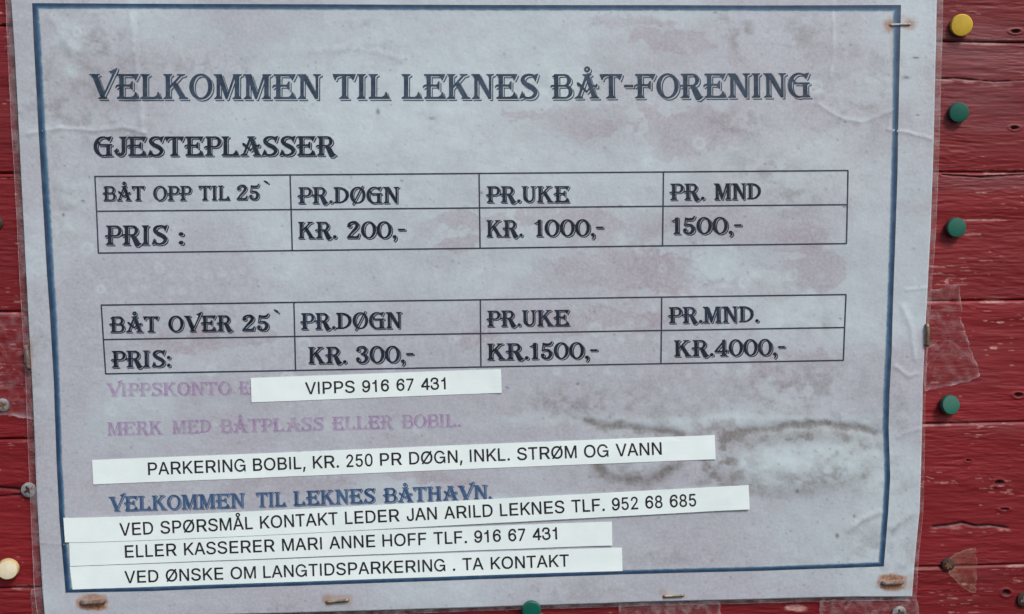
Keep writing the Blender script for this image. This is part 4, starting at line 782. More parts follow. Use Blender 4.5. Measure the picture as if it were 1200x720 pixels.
SMALL_DECORATED = {
    'E': (97.0, [[119,-89,106,-84,76,-51,79,-45,954,-42,960,-31,957,-14,888,84,833,239,834,247,877,204,934,40,999,-54,1006,-71,1002,-86,991,-90], [46,-14,39,-11,35,-1,38,69,49,75,97,76,125,139,125,394,119,395,94,361,69,355,44,365,15,399,47,406,84,452,123,461,125,486,121,490,94,490,63,484,48,471,24,438,6,430,-9,431,-24,438,-30,469,-17,531,1,559,54,584,125,596,125,846,96,856,65,891,69,895,121,895,125,904,120,914,104,925,39,925,29,929,25,941,25,1001,29,1011,41,1015,899,1015,910,1011,914,1001,912,986,864,871,804,751,794,746,781,746,749,758,732,819,701,840,406,845,388,834,388,594,391,588,531,588,569,626,599,702,651,723,672,719,675,371,671,360,656,356,601,376,584,414,579,417,389,416,388,86,394,80,614,87,705,151,746,269,791,285,804,279,863,111,930,16,934,1,929,-11,919,-15], [327,81,341,80,345,84,340,106,341,461,560,461,531,492,316,491,315,134], [719,283,669,303,636,339,681,326,696,330,700,339,701,687,744,645,748,634,747,294,744,285], [317,589,336,588,340,591,340,874,349,887,429,890,654,885,724,838,727,839,727,846,629,915,404,920,324,917,315,904], [854,671,818,684,786,719,816,715,829,721,889,841,944,977,983,936,985,914,937,796,877,676]]),
    'F': (90.0, [[89,-89,71,-79,46,-51,46,-46,446,-45,456,-41,460,-31,451,9,494,-34,506,-71,502,-86,491,-90], [16,-14,9,-11,5,1,16,39,85,74,125,144,124,396,119,395,95,361,69,355,44,365,15,399,47,406,84,452,123,461,124,488,91,490,61,483,48,471,24,438,6,430,-21,436,-30,454,-22,516,1,559,54,584,125,596,125,846,96,856,65,891,69,895,121,895,125,906,104,924,39,925,29,929,25,941,25,1001,29,1011,41,1015,859,1015,870,1011,874,996,869,979,824,870,761,748,744,745,711,756,692,819,661,840,406,845,388,834,388,594,391,588,531,588,569,626,599,702,654,724,671,720,675,709,675,371,671,360,651,357,601,376,584,414,579,417,394,418,388,414,388,64,394,56,422,41,434,6,430,-11,419,-15], [358,71,361,76,340,114,340,459,346,462,560,461,531,492,321,492,315,489,315,139], [719,283,669,303,636,339,681,326,696,330,700,339,701,687,744,645,748,634,747,294,744,285], [317,589,336,588,340,591,340,874,349,887,404,890,614,885,684,838,687,839,686,847,589,915,379,920,324,917,315,904], [814,671,778,684,746,719,776,715,789,721,849,841,904,977,943,936,945,914,897,796,837,676]]),
    'L': (90.0, [[79,-89,66,-84,36,-51,39,-45,874,-42,880,-31,877,-14,808,84,753,239,754,247,797,204,854,40,919,-54,926,-71,922,-86,911,-90], [6,-14,-1,-11,-5,-1,-2,69,9,75,57,76,85,139,85,866,82,874,66,881,37,914,39,917,69,911,55,934,-1,954,-15,1001,-11,1011,1,1015,364,1014,371,1011,375,996,361,954,308,936,275,889,275,134,285,84,291,80,305,84,300,106,300,859,333,906,386,924,399,961,400,976,404,978,443,936,447,919,434,879,380,861,348,814,348,86,354,82,461,82,536,88,625,151,666,269,711,285,724,279,782,114,848,21,854,-1,849,-11,839,-15]]),
    'I': (48.0, [[79,-89,61,-79,36,-51,36,-46,376,-45,386,-41,390,-31,381,10,424,-34,436,-71,432,-86,421,-90], [6,-14,-1,-11,-5,1,6,39,56,73,85,139,85,871,47,914,49,917,70,914,56,936,7,956,-5,1001,-1,1011,11,1015,354,1014,361,1011,365,996,353,956,304,936,275,889,275,141,303,74,318,69,300,114,300,859,329,906,376,924,391,978,433,936,437,919,426,881,376,861,348,814,348,66,356,41,363,-4,359,-12,349,-15]]),
    'H': (102.0, [[79,-89,61,-79,36,-51,36,-46,376,-45,386,-41,390,-31,381,10,424,-34,436,-71,432,-86,421,-90], [639,-89,621,-79,596,-51,596,-46,936,-45,946,-41,950,-31,941,10,984,-34,996,-71,992,-86,981,-90], [6,-14,-1,-11,-5,1,6,39,56,73,85,139,85,871,47,914,49,917,70,914,56,936,7,956,-5,994,-1,1011,11,1015,349,1015,361,1011,365,994,353,956,304,936,275,889,275,591,281,585,296,585,300,591,301,861,329,906,376,924,391,978,433,936,437,919,424,879,376,861,348,816,349,587,639,585,645,591,645,874,607,914,609,917,630,914,616,936,567,956,555,994,559,1011,571,1015,909,1015,921,1011,925,994,913,956,864,936,835,886,835,141,863,74,876,66,860,114,860,859,889,906,936,924,951,978,993,936,997,926,984,879,936,861,908,814,908,66,924,6,920,-11,909,-15,571,-15,559,-11,555,6,566,39,616,73,645,139,645,406,639,410,354,410,348,404,348,66,364,6,360,-11,349,-15], [316,66,300,114,301,453,639,455,645,459,643,484,276,483,275,139,303,74]]),
    'T': (97.0, [[329,-89,311,-79,286,-51,286,-46,686,-45,696,-41,700,-31,691,9,734,-34,746,-71,742,-86,731,-90], [256,-14,249,-11,245,1,256,39,324,73,365,141,365,836,361,840,339,839,238,784,207,689,200,681,169,671,151,673,113,714,158,731,191,829,291,884,361,885,365,889,365,911,359,915,266,914,179,867,161,851,131,759,101,748,86,747,76,751,26,871,-14,991,-11,1011,1,1015,929,1012,934,1001,932,986,889,859,841,748,824,745,791,756,769,814,726,839,634,840,628,836,628,66,633,56,662,41,674,6,670,-11,659,-15], [598,71,601,76,580,114,580,881,586,885,676,885,754,843,761,844,754,859,651,915,561,915,555,909,555,141], [894,671,858,684,826,719,856,715,869,721,914,829,960,976,964,977,1003,936,1006,916,962,784,917,676]]),
    'K': (102.0, [[79,-89,61,-79,36,-51,36,-46,366,-45,376,-41,380,-31,371,10,414,-34,426,-71,422,-86,414,-90], [679,-89,661,-79,636,-51,636,-46,1006,-45,1016,-41,1020,-31,1011,9,1054,-34,1066,-71,1062,-86,1051,-90], [6,-14,-1,-11,-5,1,6,39,56,73,85,139,85,871,47,914,49,917,70,914,56,936,7,956,-5,994,-1,1011,11,1015,349,1015,361,1011,365,994,353,956,304,936,275,889,275,576,279,571,300,596,301,861,329,906,376,924,391,978,433,936,437,919,424,879,376,861,348,816,349,651,577,904,576,916,589,918,604,934,539,954,525,994,529,1011,541,1015,859,1015,871,1011,875,994,861,954,806,937,766,916,723,914,514,676,849,99,856,77,868,76,539,649,748,884,791,886,831,907,884,922,894,944,901,978,943,936,947,919,934,879,879,862,839,841,796,839,586,601,889,79,916,72,979,44,994,6,990,-11,979,-15,611,-15,599,-11,595,6,606,39,641,66,429,426,348,336,348,64,361,24,346,34,354,6,350,-11,339,-15], [313,64,316,62,317,66,300,111,300,381,392,486,374,520,275,411,275,136,298,79]]),
    'O': (97.0, [[499,-109,416,-94,356,-72,273,-24,218,26,274,-9,339,-39,401,-57,454,-65,516,-65,571,-57,631,-39,709,-2,764,38,817,91,857,144,894,210,927,299,942,366,950,434,950,511,937,601,912,689,869,779,826,840,869,759,902,671,922,569,925,461,912,371,877,259,832,174,772,99,714,48,632,1,576,-19,489,-35,404,-32,314,-9,236,28,194,58,150,96,106,148,61,221,33,284,8,371,-5,461,-5,536,3,604,18,671,43,741,76,806,128,879,181,932,236,972,289,999,344,1019,429,1035,516,1032,606,1009,684,972,726,942,770,904,824,839,826,843,839,832,877,789,932,704,974,596,990,529,997,464,995,356,974,254,929,141,899,91,865,46,836,15,787,-26,704,-74,649,-94,604,-105,561,-110], [448,56,494,58,544,76,594,110,632,151,669,206,702,276,724,354,735,414,740,469,735,586,717,676,697,736,669,794,646,829,601,857,551,870,509,867,454,847,409,815,370,774,333,719,301,649,278,571,268,511,262,456,265,361,278,281,301,201,333,131,359,93,401,68], [301,149,253,249,231,326,220,386,215,504,223,574,238,646,266,725,313,806,361,860,406,892,461,912,504,915,554,902,619,862,594,890,569,909,506,939,476,945,424,939,381,922,336,890,298,849,261,794,233,736,213,676,198,604,190,534,190,466,198,396,213,324,233,264,261,206]]),
    'Ø': (97.0, [[209,-169,197,-164,167,-126,237,-121,291,-19,369,-49,429,-62,514,-65,556,-60,631,-39,696,-9,750,26,796,68,831,108,869,164,902,229,927,299,942,366,950,431,950,509,942,576,927,644,894,731,857,799,831,835,824,839,869,759,902,671,922,569,925,464,912,371,887,284,857,216,814,148,771,98,725,56,671,21,606,-9,516,-32,429,-35,344,-19,266,11,212,-91,199,-95,139,-95,130,-91,127,-84,128,-66,189,61,150,96,115,136,61,221,18,329,-2,431,-5,536,0,589,18,671,51,759,93,834,150,904,206,952,289,999,344,1019,389,1030,489,1035,576,1019,654,989,708,1091,721,1095,786,1093,794,1081,792,1066,731,939,754,918,759,920,817,1036,821,1058,863,1016,864,991,804,869,824,839,826,843,839,832,877,789,929,709,959,641,990,529,998,461,992,336,974,254,942,166,899,91,842,21,786,-27,704,-74,649,-94,604,-105,504,-110,416,-94,339,-64,284,-166,271,-170], [448,56,479,55,529,68,594,110,642,164,669,206,697,264,725,356,740,469,735,586,714,683,708,679,406,74,409,66], [345,104,352,106,681,764,681,771,664,802,658,799,323,129,325,121], [260,209,264,207,267,216,243,279,230,329,215,441,215,504,223,574,253,694,286,764,321,817,361,860,406,892,461,912,504,915,554,902,599,878,600,884,580,901,529,932,494,942,451,945,401,932,361,909,334,888,289,837,261,794,228,724,198,604,190,534,190,466,198,396,213,324,233,264], [285,256,292,261,587,851,586,862,551,870,524,870,496,864,454,847,409,815,383,789,331,714,291,619,273,544,265,489,263,391,270,321]]),
    '0': (83.0, [[441,-109,379,-97,304,-64,246,-25,223,1,309,-44,396,-65,454,-65,486,-60,541,-44,589,-22,646,18,695,66,722,101,772,189,809,296,822,359,830,429,830,516,820,599,799,681,779,736,752,794,711,857,752,816,799,746,832,676,859,589,875,499,878,384,870,314,857,251,832,174,799,104,742,21,694,-27,641,-64,566,-97,501,-110], [369,-34,284,-14,211,23,179,48,130,96,88,154,46,236,13,336,-2,426,-5,544,8,639,33,731,73,821,130,904,193,964,271,1009,351,1032,429,1035,516,1014,581,982,621,952,694,874,703,869,701,864,754,764,787,664,802,574,805,456,792,361,767,269,727,179,670,96,607,36,529,-9,449,-32], [388,56,424,58,459,73,487,94,529,141,552,176,582,241,605,319,620,404,625,464,622,571,610,659,594,721,569,789,539,845,506,864,481,870,439,864,398,841,363,809,328,761,303,714,278,646,253,521,248,461,250,354,263,266,278,204,303,136,334,80,366,61], [284,126,243,214,226,269,210,341,200,436,200,509,210,601,231,691,256,760,296,829,339,877,390,909,419,915,459,909,510,881,486,907,459,927,434,939,409,945,366,939,341,927,313,906,271,860,248,824,218,759,201,704,185,631,175,539,175,464,190,341,223,229,248,176]]),
    'D': (97.0, [[89,-89,71,-79,46,-51,46,-46,384,-45,454,-35,539,-14,614,13,679,46,729,78,781,120,830,171,867,221,897,276,922,341,935,396,940,439,940,506,929,574,907,644,882,696,836,763,882,671,904,601,915,531,912,444,897,371,857,276,815,214,756,150,666,83,594,46,514,16,454,0,359,-15,11,-12,5,1,5,61,9,71,19,75,74,76,105,139,105,844,101,850,76,856,45,891,49,895,99,896,82,924,19,925,9,929,5,941,5,1001,9,1011,21,1015,361,1015,454,1000,514,984,589,957,654,924,705,891,756,850,825,779,834,762,838,764,862,741,914,674,959,584,982,499,988,456,987,391,969,296,929,201,877,126,811,60,726,1,616,-49,526,-75,434,-90], [302,76,319,78,322,84,320,869,323,891,331,895,386,887,459,867,521,837,595,786,569,815,532,844,451,889,386,912,306,925,298,921,295,899,295,129], [369,86,434,103,496,133,554,173,610,226,657,291,684,346,707,421,715,479,712,549,699,611,669,686,631,746,576,787,519,817,456,837,379,850,371,846,368,824]]),
    'P': (84.0, [[99,-89,81,-79,56,-51,56,-46,446,-45,456,-41,460,-31,451,9,494,-34,506,-71,502,-86,491,-90], [26,-14,19,-11,15,1,26,39,89,73,125,141,124,339,94,311,66,305,44,315,15,349,46,356,79,389,123,396,124,423,84,425,54,419,24,388,6,380,-21,386,-30,404,-19,469,3,499,51,515,119,515,125,519,125,869,106,881,77,914,79,917,109,911,94,935,37,956,25,994,29,1011,41,1015,549,1015,626,997,694,962,720,941,762,896,792,839,807,794,815,749,815,691,807,646,792,601,762,546,720,499,679,468,626,443,549,425,317,424,316,136,354,74,361,74,340,111,342,394,571,395,636,408,699,436,730,456,767,491,797,531,822,584,835,629,840,661,840,719,822,799,786,870,815,844,847,799,874,736,887,674,887,616,879,571,864,526,834,471,806,438,766,403,711,373,666,358,619,350,389,348,388,64,394,56,422,41,434,6,429,-12], [317,511,336,510,340,516,341,898,546,900,589,882,554,917,519,930,316,928], [389,511,519,510,534,513,564,530,602,574,627,629,640,701,635,779,622,826,609,851,591,855,389,853]]),
    'R': (98.0, [[841,-189,721,-167,684,-129,699,-128,796,-145,819,-142,991,-7,997,6,997,19,1002,19,1041,-24,1044,-39,1040,-51,867,-186], [769,-114,666,-97,646,-89,459,379,451,390,394,390,388,386,388,64,401,24,386,34,394,6,390,-11,379,-15,31,-15,19,-11,15,6,26,39,89,73,125,141,124,379,94,351,66,345,44,355,15,389,46,396,79,429,123,436,124,463,84,465,54,459,24,428,6,420,-21,426,-30,444,-19,509,3,539,51,555,119,555,125,559,125,869,106,881,77,914,79,917,109,911,94,935,37,956,25,994,29,1011,41,1015,539,1015,601,1002,659,977,699,950,735,914,769,860,789,799,795,764,795,714,790,684,769,620,735,566,699,530,637,489,856,91,862,94,857,104,663,459,724,500,760,536,789,581,809,631,820,684,817,756,802,814,774,870,807,839,827,811,849,766,867,691,867,639,857,586,837,536,807,491,771,455,710,414,891,81,966,54,971,36,965,21,796,-110], [99,-89,81,-79,56,-51,56,-46,406,-45,416,-41,420,-31,411,10,454,-34,466,-71,462,-86,451,-90], [353,64,356,62,357,66,340,111,340,431,346,435,431,435,434,441,421,465,321,465,315,461,315,136,338,79], [317,551,336,550,340,556,341,898,536,900,574,885,562,901,539,919,509,930,316,928], [389,551,514,551,547,566,577,596,607,654,620,721,620,759,612,806,594,852,581,855,389,853]]),
    'B': (95.0, [[109,-89,99,-85,67,-51,67,-46,71,-45,644,-45,701,-34,739,-22,784,1,824,30,869,81,897,131,915,189,920,224,917,296,902,354,869,420,897,394,929,349,949,306,965,249,968,179,962,141,944,86,917,36,871,-15,831,-44,786,-67,749,-79,691,-90], [36,-14,26,-1,30,16,125,114,125,394,121,399,91,369,66,365,44,375,15,409,46,416,79,449,123,456,125,481,119,485,61,482,51,477,22,446,4,440,-24,448,-30,479,-19,530,-10,546,11,564,51,575,119,575,125,579,125,814,101,825,69,861,121,860,125,879,119,887,36,897,29,909,33,926,122,989,128,1019,139,1025,579,1025,664,1004,721,974,747,954,791,906,817,854,835,779,832,711,812,644,774,583,731,539,766,522,796,550,834,609,854,666,860,701,857,771,842,826,814,882,845,854,874,811,899,749,907,706,905,636,889,581,862,529,819,479,845,446,872,394,884,359,895,304,895,251,884,196,871,160,844,111,799,60,759,31,714,8,639,-12], [331,71,341,74,341,453,616,455,639,449,666,435,651,455,619,477,591,485,316,483,315,109], [389,71,591,70,629,83,662,111,684,141,702,176,720,259,720,296,712,344,702,379,689,402,661,410,389,408], [317,571,336,570,340,576,341,908,574,910,614,895,596,917,551,940,316,938], [389,571,551,570,584,583,610,606,629,634,647,671,660,736,655,809,636,861,621,865,389,863]]),
    'A': (106.0, [[89,-89,71,-79,46,-51,46,-46,396,-45,406,-41,410,-31,401,9,444,-34,456,-71,452,-86,441,-90], [709,-89,691,-79,666,-51,666,-46,1056,-45,1066,-41,1070,-31,1061,9,1104,-34,1116,-71,1112,-86,1101,-90], [16,-14,9,-11,5,4,18,41,76,71,119,112,144,116,152,131,255,411,221,430,196,461,246,455,264,448,270,454,255,469,231,482,184,488,164,496,148,509,118,574,111,651,119,669,131,677,144,680,169,677,265,619,293,584,314,572,427,876,396,916,431,908,434,911,411,937,359,954,345,994,349,1011,361,1015,719,1015,731,1011,735,994,721,954,654,937,648,926,766,564,776,561,780,569,673,899,679,907,746,924,761,978,803,936,808,921,802,899,791,877,726,862,720,851,813,569,816,565,874,561,899,599,921,610,939,610,959,602,970,579,972,504,962,474,944,453,911,440,876,440,796,474,911,119,924,115,927,119,822,444,901,410,936,410,970,424,987,444,997,474,993,566,1034,524,1042,506,1045,429,1034,399,1016,378,984,365,949,365,916,376,874,399,868,396,973,74,1031,42,1044,6,1040,-11,1029,-15,641,-15,629,-11,625,6,638,41,706,73,716,84,674,221,665,219,622,159,601,150,584,150,561,158,524,196,556,196,571,201,582,211,589,227,647,301,634,343,565,259,557,241,546,231,531,226,511,225,494,231,436,285,350,59,351,52,369,44,374,36,384,6,379,-12], [290,86,294,85,299,94,391,331,366,361,270,114,270,106], [521,344,604,444,556,593,476,391], [429,441,527,691,511,739,406,469,408,461]]),
    'Å': (106.0, [[89,-89,71,-79,46,-51,46,-46,396,-45,406,-41,410,-31,401,9,444,-34,456,-71,452,-86,441,-90], [709,-89,691,-79,666,-51,666,-46,1056,-45,1066,-41,1070,-31,1061,9,1104,-34,1116,-71,1112,-86,1101,-90], [16,-14,9,-11,5,4,18,41,76,71,119,112,144,116,152,131,255,411,221,430,196,461,246,455,264,448,270,454,255,469,231,482,196,485,169,493,146,510,126,551,115,586,110,646,116,664,121,672,139,679,169,677,265,619,293,584,314,572,427,876,396,916,431,908,434,911,411,937,359,954,345,994,349,1010,361,1015,549,1016,514,1043,496,1064,546,1050,584,1050,621,1061,645,1074,677,1109,695,1161,695,1201,679,1256,707,1229,732,1191,742,1154,742,1119,724,1064,706,1040,675,1016,724,1014,731,1010,735,994,721,954,654,937,648,926,766,564,776,561,780,569,673,899,679,907,746,924,761,978,803,936,808,921,802,899,791,877,726,862,720,851,813,569,816,565,874,561,899,599,921,610,939,610,959,602,970,579,972,504,962,474,944,453,911,440,876,440,796,474,911,119,924,115,927,119,822,444,901,410,936,410,970,424,987,444,997,474,993,566,1034,524,1042,506,1045,429,1034,399,1016,378,984,365,949,365,916,376,874,399,868,396,973,74,1031,42,1044,6,1040,-11,1029,-15,641,-15,629,-11,625,6,638,41,706,73,716,84,674,221,665,219,622,159,601,150,584,150,561,158,524,196,556,196,571,201,582,211,589,227,647,301,634,343,565,259,557,241,546,231,531,226,511,225,494,231,436,285,350,59,351,52,369,44,374,36,384,6,379,-12], [290,86,294,85,299,94,391,331,366,361,270,114,270,106], [521,344,604,444,556,593,476,391], [429,441,527,691,511,739,406,469,408,461], [519,1081,469,1098,434,1130,413,1176,410,1229,428,1281,460,1316,506,1337,559,1340,611,1322,634,1305,651,1283,667,1241,670,1191,652,1139,620,1104,574,1083], [525,1181,529,1181,545,1206,572,1216,565,1231,551,1242,541,1245,529,1242,508,1221,505,1211,508,1199]]),
    'V': (104.0, [[409,-89,391,-79,366,-51,366,-46,726,-45,736,-41,740,-31,731,9,774,-34,786,-71,782,-86,771,-90], [336,-14,329,-11,325,4,338,41,413,71,412,84,119,864,69,879,37,914,44,917,91,907,101,900,103,906,66,937,-1,954,-15,994,-11,1011,1,1015,399,1015,411,1011,415,994,401,954,341,937,333,931,331,924,581,280,587,291,584,304,356,899,366,907,426,924,441,978,483,936,487,919,474,879,414,862,405,856,403,849,604,334,878,981,877,989,821,1030,808,1049,851,1018,866,1013,889,1009,896,1026,824,1050,753,1104,749,1119,753,1131,769,1137,834,1146,1086,1272,1099,1274,1109,1269,1114,1259,1112,1249,1084,1169,595,111,596,103,619,80,1016,940,1039,981,1109,1139,1141,1234,1159,1219,1181,1195,1186,1181,1157,1094,677,59,679,52,699,44,704,37,714,6,710,-11,699,-15]]),
    'N': (100.0, [[99,-89,81,-79,56,-51,56,-46,376,-45,386,-41,390,-31,381,9,424,-34,436,-71,432,-86,424,-90], [789,-89,773,-81,744,-46,846,-45,856,-41,860,-31,860,869,896,907,956,924,969,961,970,976,974,978,1013,936,1017,926,1007,884,999,876,944,862,908,824,907,-76,903,-86,894,-90], [26,-14,19,-11,15,1,26,39,82,74,115,139,115,861,111,867,69,879,37,914,44,917,94,908,91,917,74,935,-1,954,-15,994,-11,1011,1,1015,329,1015,344,1009,724,285,723,304,374,976,417,934,724,350,725,866,721,872,696,881,667,914,671,917,716,906,715,911,689,937,629,954,615,1001,619,1011,631,1015,929,1015,941,1011,945,994,931,954,871,937,835,899,835,1,831,-11,819,-15,721,-15,706,-9,339,608,338,66,362,11,360,-11,349,-15], [306,69,309,71,290,114,290,694,266,730,265,139,296,76]]),
    'M': (117.0, [[89,-89,71,-79,46,-51,46,-46,366,-45,376,-41,380,-31,371,9,414,-34,426,-71,422,-86,414,-90], [549,-89,533,-81,504,-46,566,-45,579,-39,824,684,824,778,552,-11,539,-15,481,-15,466,-9,334,359,329,365,328,64,343,39,352,14,354,-1,350,-11,339,-15,16,-14,9,-11,5,1,16,39,72,74,105,139,105,864,101,870,66,881,37,914,44,917,87,909,66,936,-1,954,-15,994,-11,1010,1,1015,309,1015,321,1011,556,293,562,319,351,977,356,976,397,931,579,368,764,939,765,949,756,959,745,994,749,1011,761,1015,1119,1012,1125,994,1111,954,1051,936,1015,886,1015,141,1046,76,1058,69,1040,114,1040,859,1076,906,1136,924,1151,978,1193,936,1197,926,1184,879,1123,861,1088,814,1088,66,1112,11,1110,-11,1099,-15,741,-15,729,-10,725,6,736,39,792,74,825,139,824,490,627,-84,614,-90], [809,-89,791,-79,766,-51,766,-46,1126,-45,1136,-41,1140,-31,1131,9,1174,-34,1186,-71,1182,-86,1171,-90], [296,69,299,71,280,114,280,509,256,568,255,139,286,76]]),
    'U': (94.0, [[491,-79,419,-67,363,-46,308,-14,262,29,316,-2,384,-25,449,-35,531,-32,611,-12,651,8,706,58,729,89,757,141,774,191,787,269,792,479,790,869,824,907,876,924,889,961,890,976,894,978,933,936,937,919,924,879,871,862,838,824,840,434,835,226,827,169,809,109,784,56,755,14,719,-22,686,-44,629,-67,594,-75,554,-80], [419,-4,359,5,316,18,281,33,240,59,206,88,174,125,146,171,128,211,113,269,105,369,105,874,67,914,69,917,90,914,76,936,27,956,15,994,19,1010,31,1015,369,1015,381,1010,385,994,371,954,324,936,296,891,292,741,292,459,300,321,331,224,348,189,369,163,331,266,323,319,318,431,320,859,349,906,396,924,411,978,453,936,457,919,446,881,396,861,368,814,368,311,378,219,413,129,421,121,451,108,491,105,546,123,571,140,595,164,619,199,637,236,652,311,658,519,655,866,651,872,626,881,597,914,601,917,648,906,621,935,559,954,545,994,549,1010,561,1015,859,1012,865,994,851,954,799,937,765,899,768,509,762,301,755,244,732,171,712,131,682,89,646,53,614,31,556,8,521,0,481,-5]]),
    'S': (86.0, [[416,-99,329,-84,279,-67,244,-48,159,-79,91,-90,77,-84,47,-46,111,-34,196,-2,244,-27,316,-47,374,-55,464,-55,584,-34,639,-14,681,11,739,63,769,104,792,149,805,196,807,241,799,294,779,351,741,421,777,384,807,341,827,304,847,244,855,194,852,151,839,104,817,59,787,19,751,-17,701,-52,669,-67,599,-87,539,-97], [344,-24,256,-9,206,8,171,28,74,-7,21,-15,11,-11,6,-1,13,29,121,306,126,317,136,321,154,316,183,211,228,149,234,146,232,151,208,184,183,276,182,284,186,284,227,241,256,136,274,110,294,86,341,75,396,72,426,78,461,88,516,116,535,129,571,168,594,211,600,231,592,264,577,286,426,377,294,446,259,470,226,501,384,419,549,318,555,316,552,321,529,345,376,439,226,518,174,558,133,604,93,669,70,746,73,809,93,869,125,916,186,972,241,999,314,1020,391,1030,504,1027,561,1017,636,987,751,1027,791,1035,809,1032,814,1021,812,1006,746,809,742,781,726,754,704,692,689,687,675,694,646,751,614,831,584,844,534,855,479,852,444,842,401,822,376,805,353,781,331,746,323,711,329,691,338,681,476,617,579,559,655,509,692,474,715,449,754,379,774,321,782,266,774,201,752,146,715,94,656,41,596,8,526,-12,439,-25], [756,613,744,619,713,656,730,664,751,724,764,744,771,779,839,984,840,996,844,997,883,956,886,936,818,734,812,699,798,679,776,617], [286,724,275,766,296,814,330,851,384,882,446,900,486,900,536,889,597,864,579,885,561,897,519,917,489,925,421,930,359,912,304,880,279,855,258,821,250,796,251,784,263,754]]),
    'G': (99.0, [[499,-109,416,-94,356,-72,273,-24,219,26,274,-9,339,-39,401,-57,456,-65,541,-62,619,-44,956,-45,966,-41,970,-31,960,6,964,9,1004,-34,1016,-69,1012,-86,1004,-90,666,-89,589,-107], [426,-34,376,-27,314,-9,249,21,205,49,155,91,115,136,76,194,51,240,18,329,3,396,-5,464,-5,539,3,604,18,671,51,759,76,806,114,862,181,932,249,979,344,1019,429,1035,516,1032,576,1019,659,987,826,1027,871,1035,889,1032,894,1016,887,994,834,870,774,752,761,748,746,751,700,819,646,857,606,867,556,870,486,852,423,814,365,756,331,706,324,689,374,625,899,625,911,621,915,609,915,549,911,539,901,535,846,534,815,489,815,201,829,179,816,151,815,131,839,99,841,121,855,149,840,184,841,461,871,504,926,505,936,509,940,519,941,588,984,546,988,534,987,474,984,464,974,460,919,459,888,414,888,131,901,104,888,76,888,64,932,41,944,6,940,-11,929,-15,594,-14,516,-32], [480,56,516,55,559,63,591,76,617,91,625,126,625,456,619,460,364,460,339,470,308,506,614,505,620,509,612,531,604,535,294,535,271,541,260,486,258,394,270,301,298,209,331,144,359,105,414,73], [294,169,246,269,220,361,210,441,210,499,226,609,206,654,195,611,185,529,185,469,195,389,226,284,258,219], [331,626,342,626,337,644,314,686,279,732], [826,673,811,680,781,715,802,726,859,841,924,997,963,956,964,931,907,796,849,681,845,676], [276,736,316,800,359,845,414,884,466,907,511,915,541,915,584,907,604,899,674,851,676,854,662,871,574,932,514,945,484,945,441,937,376,907,334,875,305,846,271,801,246,759,265,749]]),
    'J': (68.0, [[344,-99,289,-84,259,-69,206,-32,175,-1,236,-37,271,-49,301,-55,369,-52,434,-32,470,-11,515,29,552,79,589,164,597,219,602,374,600,859,629,906,676,924,689,961,690,976,694,978,733,936,737,919,724,879,676,861,648,814,650,329,645,174,637,119,599,34,562,-16,527,-49,486,-74,439,-92,396,-100], [271,-24,216,-9,191,3,113,64,86,96,71,124,42,206,3,244,-2,259,4,276,74,320,143,406,161,411,174,404,193,311,211,288,216,283,217,291,203,374,247,329,266,236,326,151,322,131,304,113,335,134,369,194,382,239,385,289,385,866,346,881,317,914,324,917,367,909,346,936,279,954,265,1001,269,1011,281,1015,654,1014,661,1011,665,996,653,956,604,936,575,889,575,301,570,221,557,171,511,85,474,42,444,18,409,-2,366,-17,324,-25], [213,134,221,133,277,179,280,191,277,206,254,235,250,206,190,156]]),
    '2': (76.0, [[89,-89,76,-84,46,-51,49,-45,654,-42,662,-29,720,236,726,236,764,195,767,179,709,-74,701,-87], [16,-14,8,-9,5,9,29,131,53,139,216,386,399,634,447,726,465,789,453,834,429,844,371,847,319,824,279,792,271,781,299,749,317,701,317,669,299,621,276,598,231,581,156,586,118,601,89,634,149,625,181,625,230,644,252,666,267,701,270,716,267,761,252,796,234,816,245,776,245,744,227,696,206,675,184,663,154,655,86,660,51,673,34,690,26,706,20,726,20,751,41,846,56,889,80,926,120,964,181,1004,241,1032,299,1047,354,1055,431,1052,489,1037,536,1009,571,980,611,934,625,909,647,854,655,816,655,766,647,726,612,641,541,535,494,480,338,324,253,221,198,146,241,143,363,294,545,479,587,534,637,611,659,659,674,706,680,736,680,786,659,861,626,920,682,859,706,815,719,779,727,741,727,691,707,614,674,549,592,434,410,249,318,136,329,130,459,117,567,164,619,282,636,285,689,272,695,254,634,-6,619,-15], [220,831,284,877,324,892,379,890,426,871,429,874,406,897,381,912,339,922,299,922,246,899,203,864,197,851]]),
    '1': (58.0, [[189,-89,171,-79,146,-51,146,-46,496,-45,506,-41,510,-31,501,9,544,-34,556,-71,552,-86,541,-90], [116,-14,109,-11,105,1,116,39,172,74,205,139,205,686,201,691,169,680,84,711,48,749,121,725,139,728,204,766,205,806,199,808,119,761,101,755,14,785,8,804,14,815,69,833,156,886,194,920,205,936,205,1001,209,1011,219,1015,279,1015,299,1025,374,1024,381,1021,385,1009,385,139,416,76,426,69,429,71,410,114,410,986,416,986,454,946,458,934,458,66,474,36,484,-1,480,-11,469,-15]]),
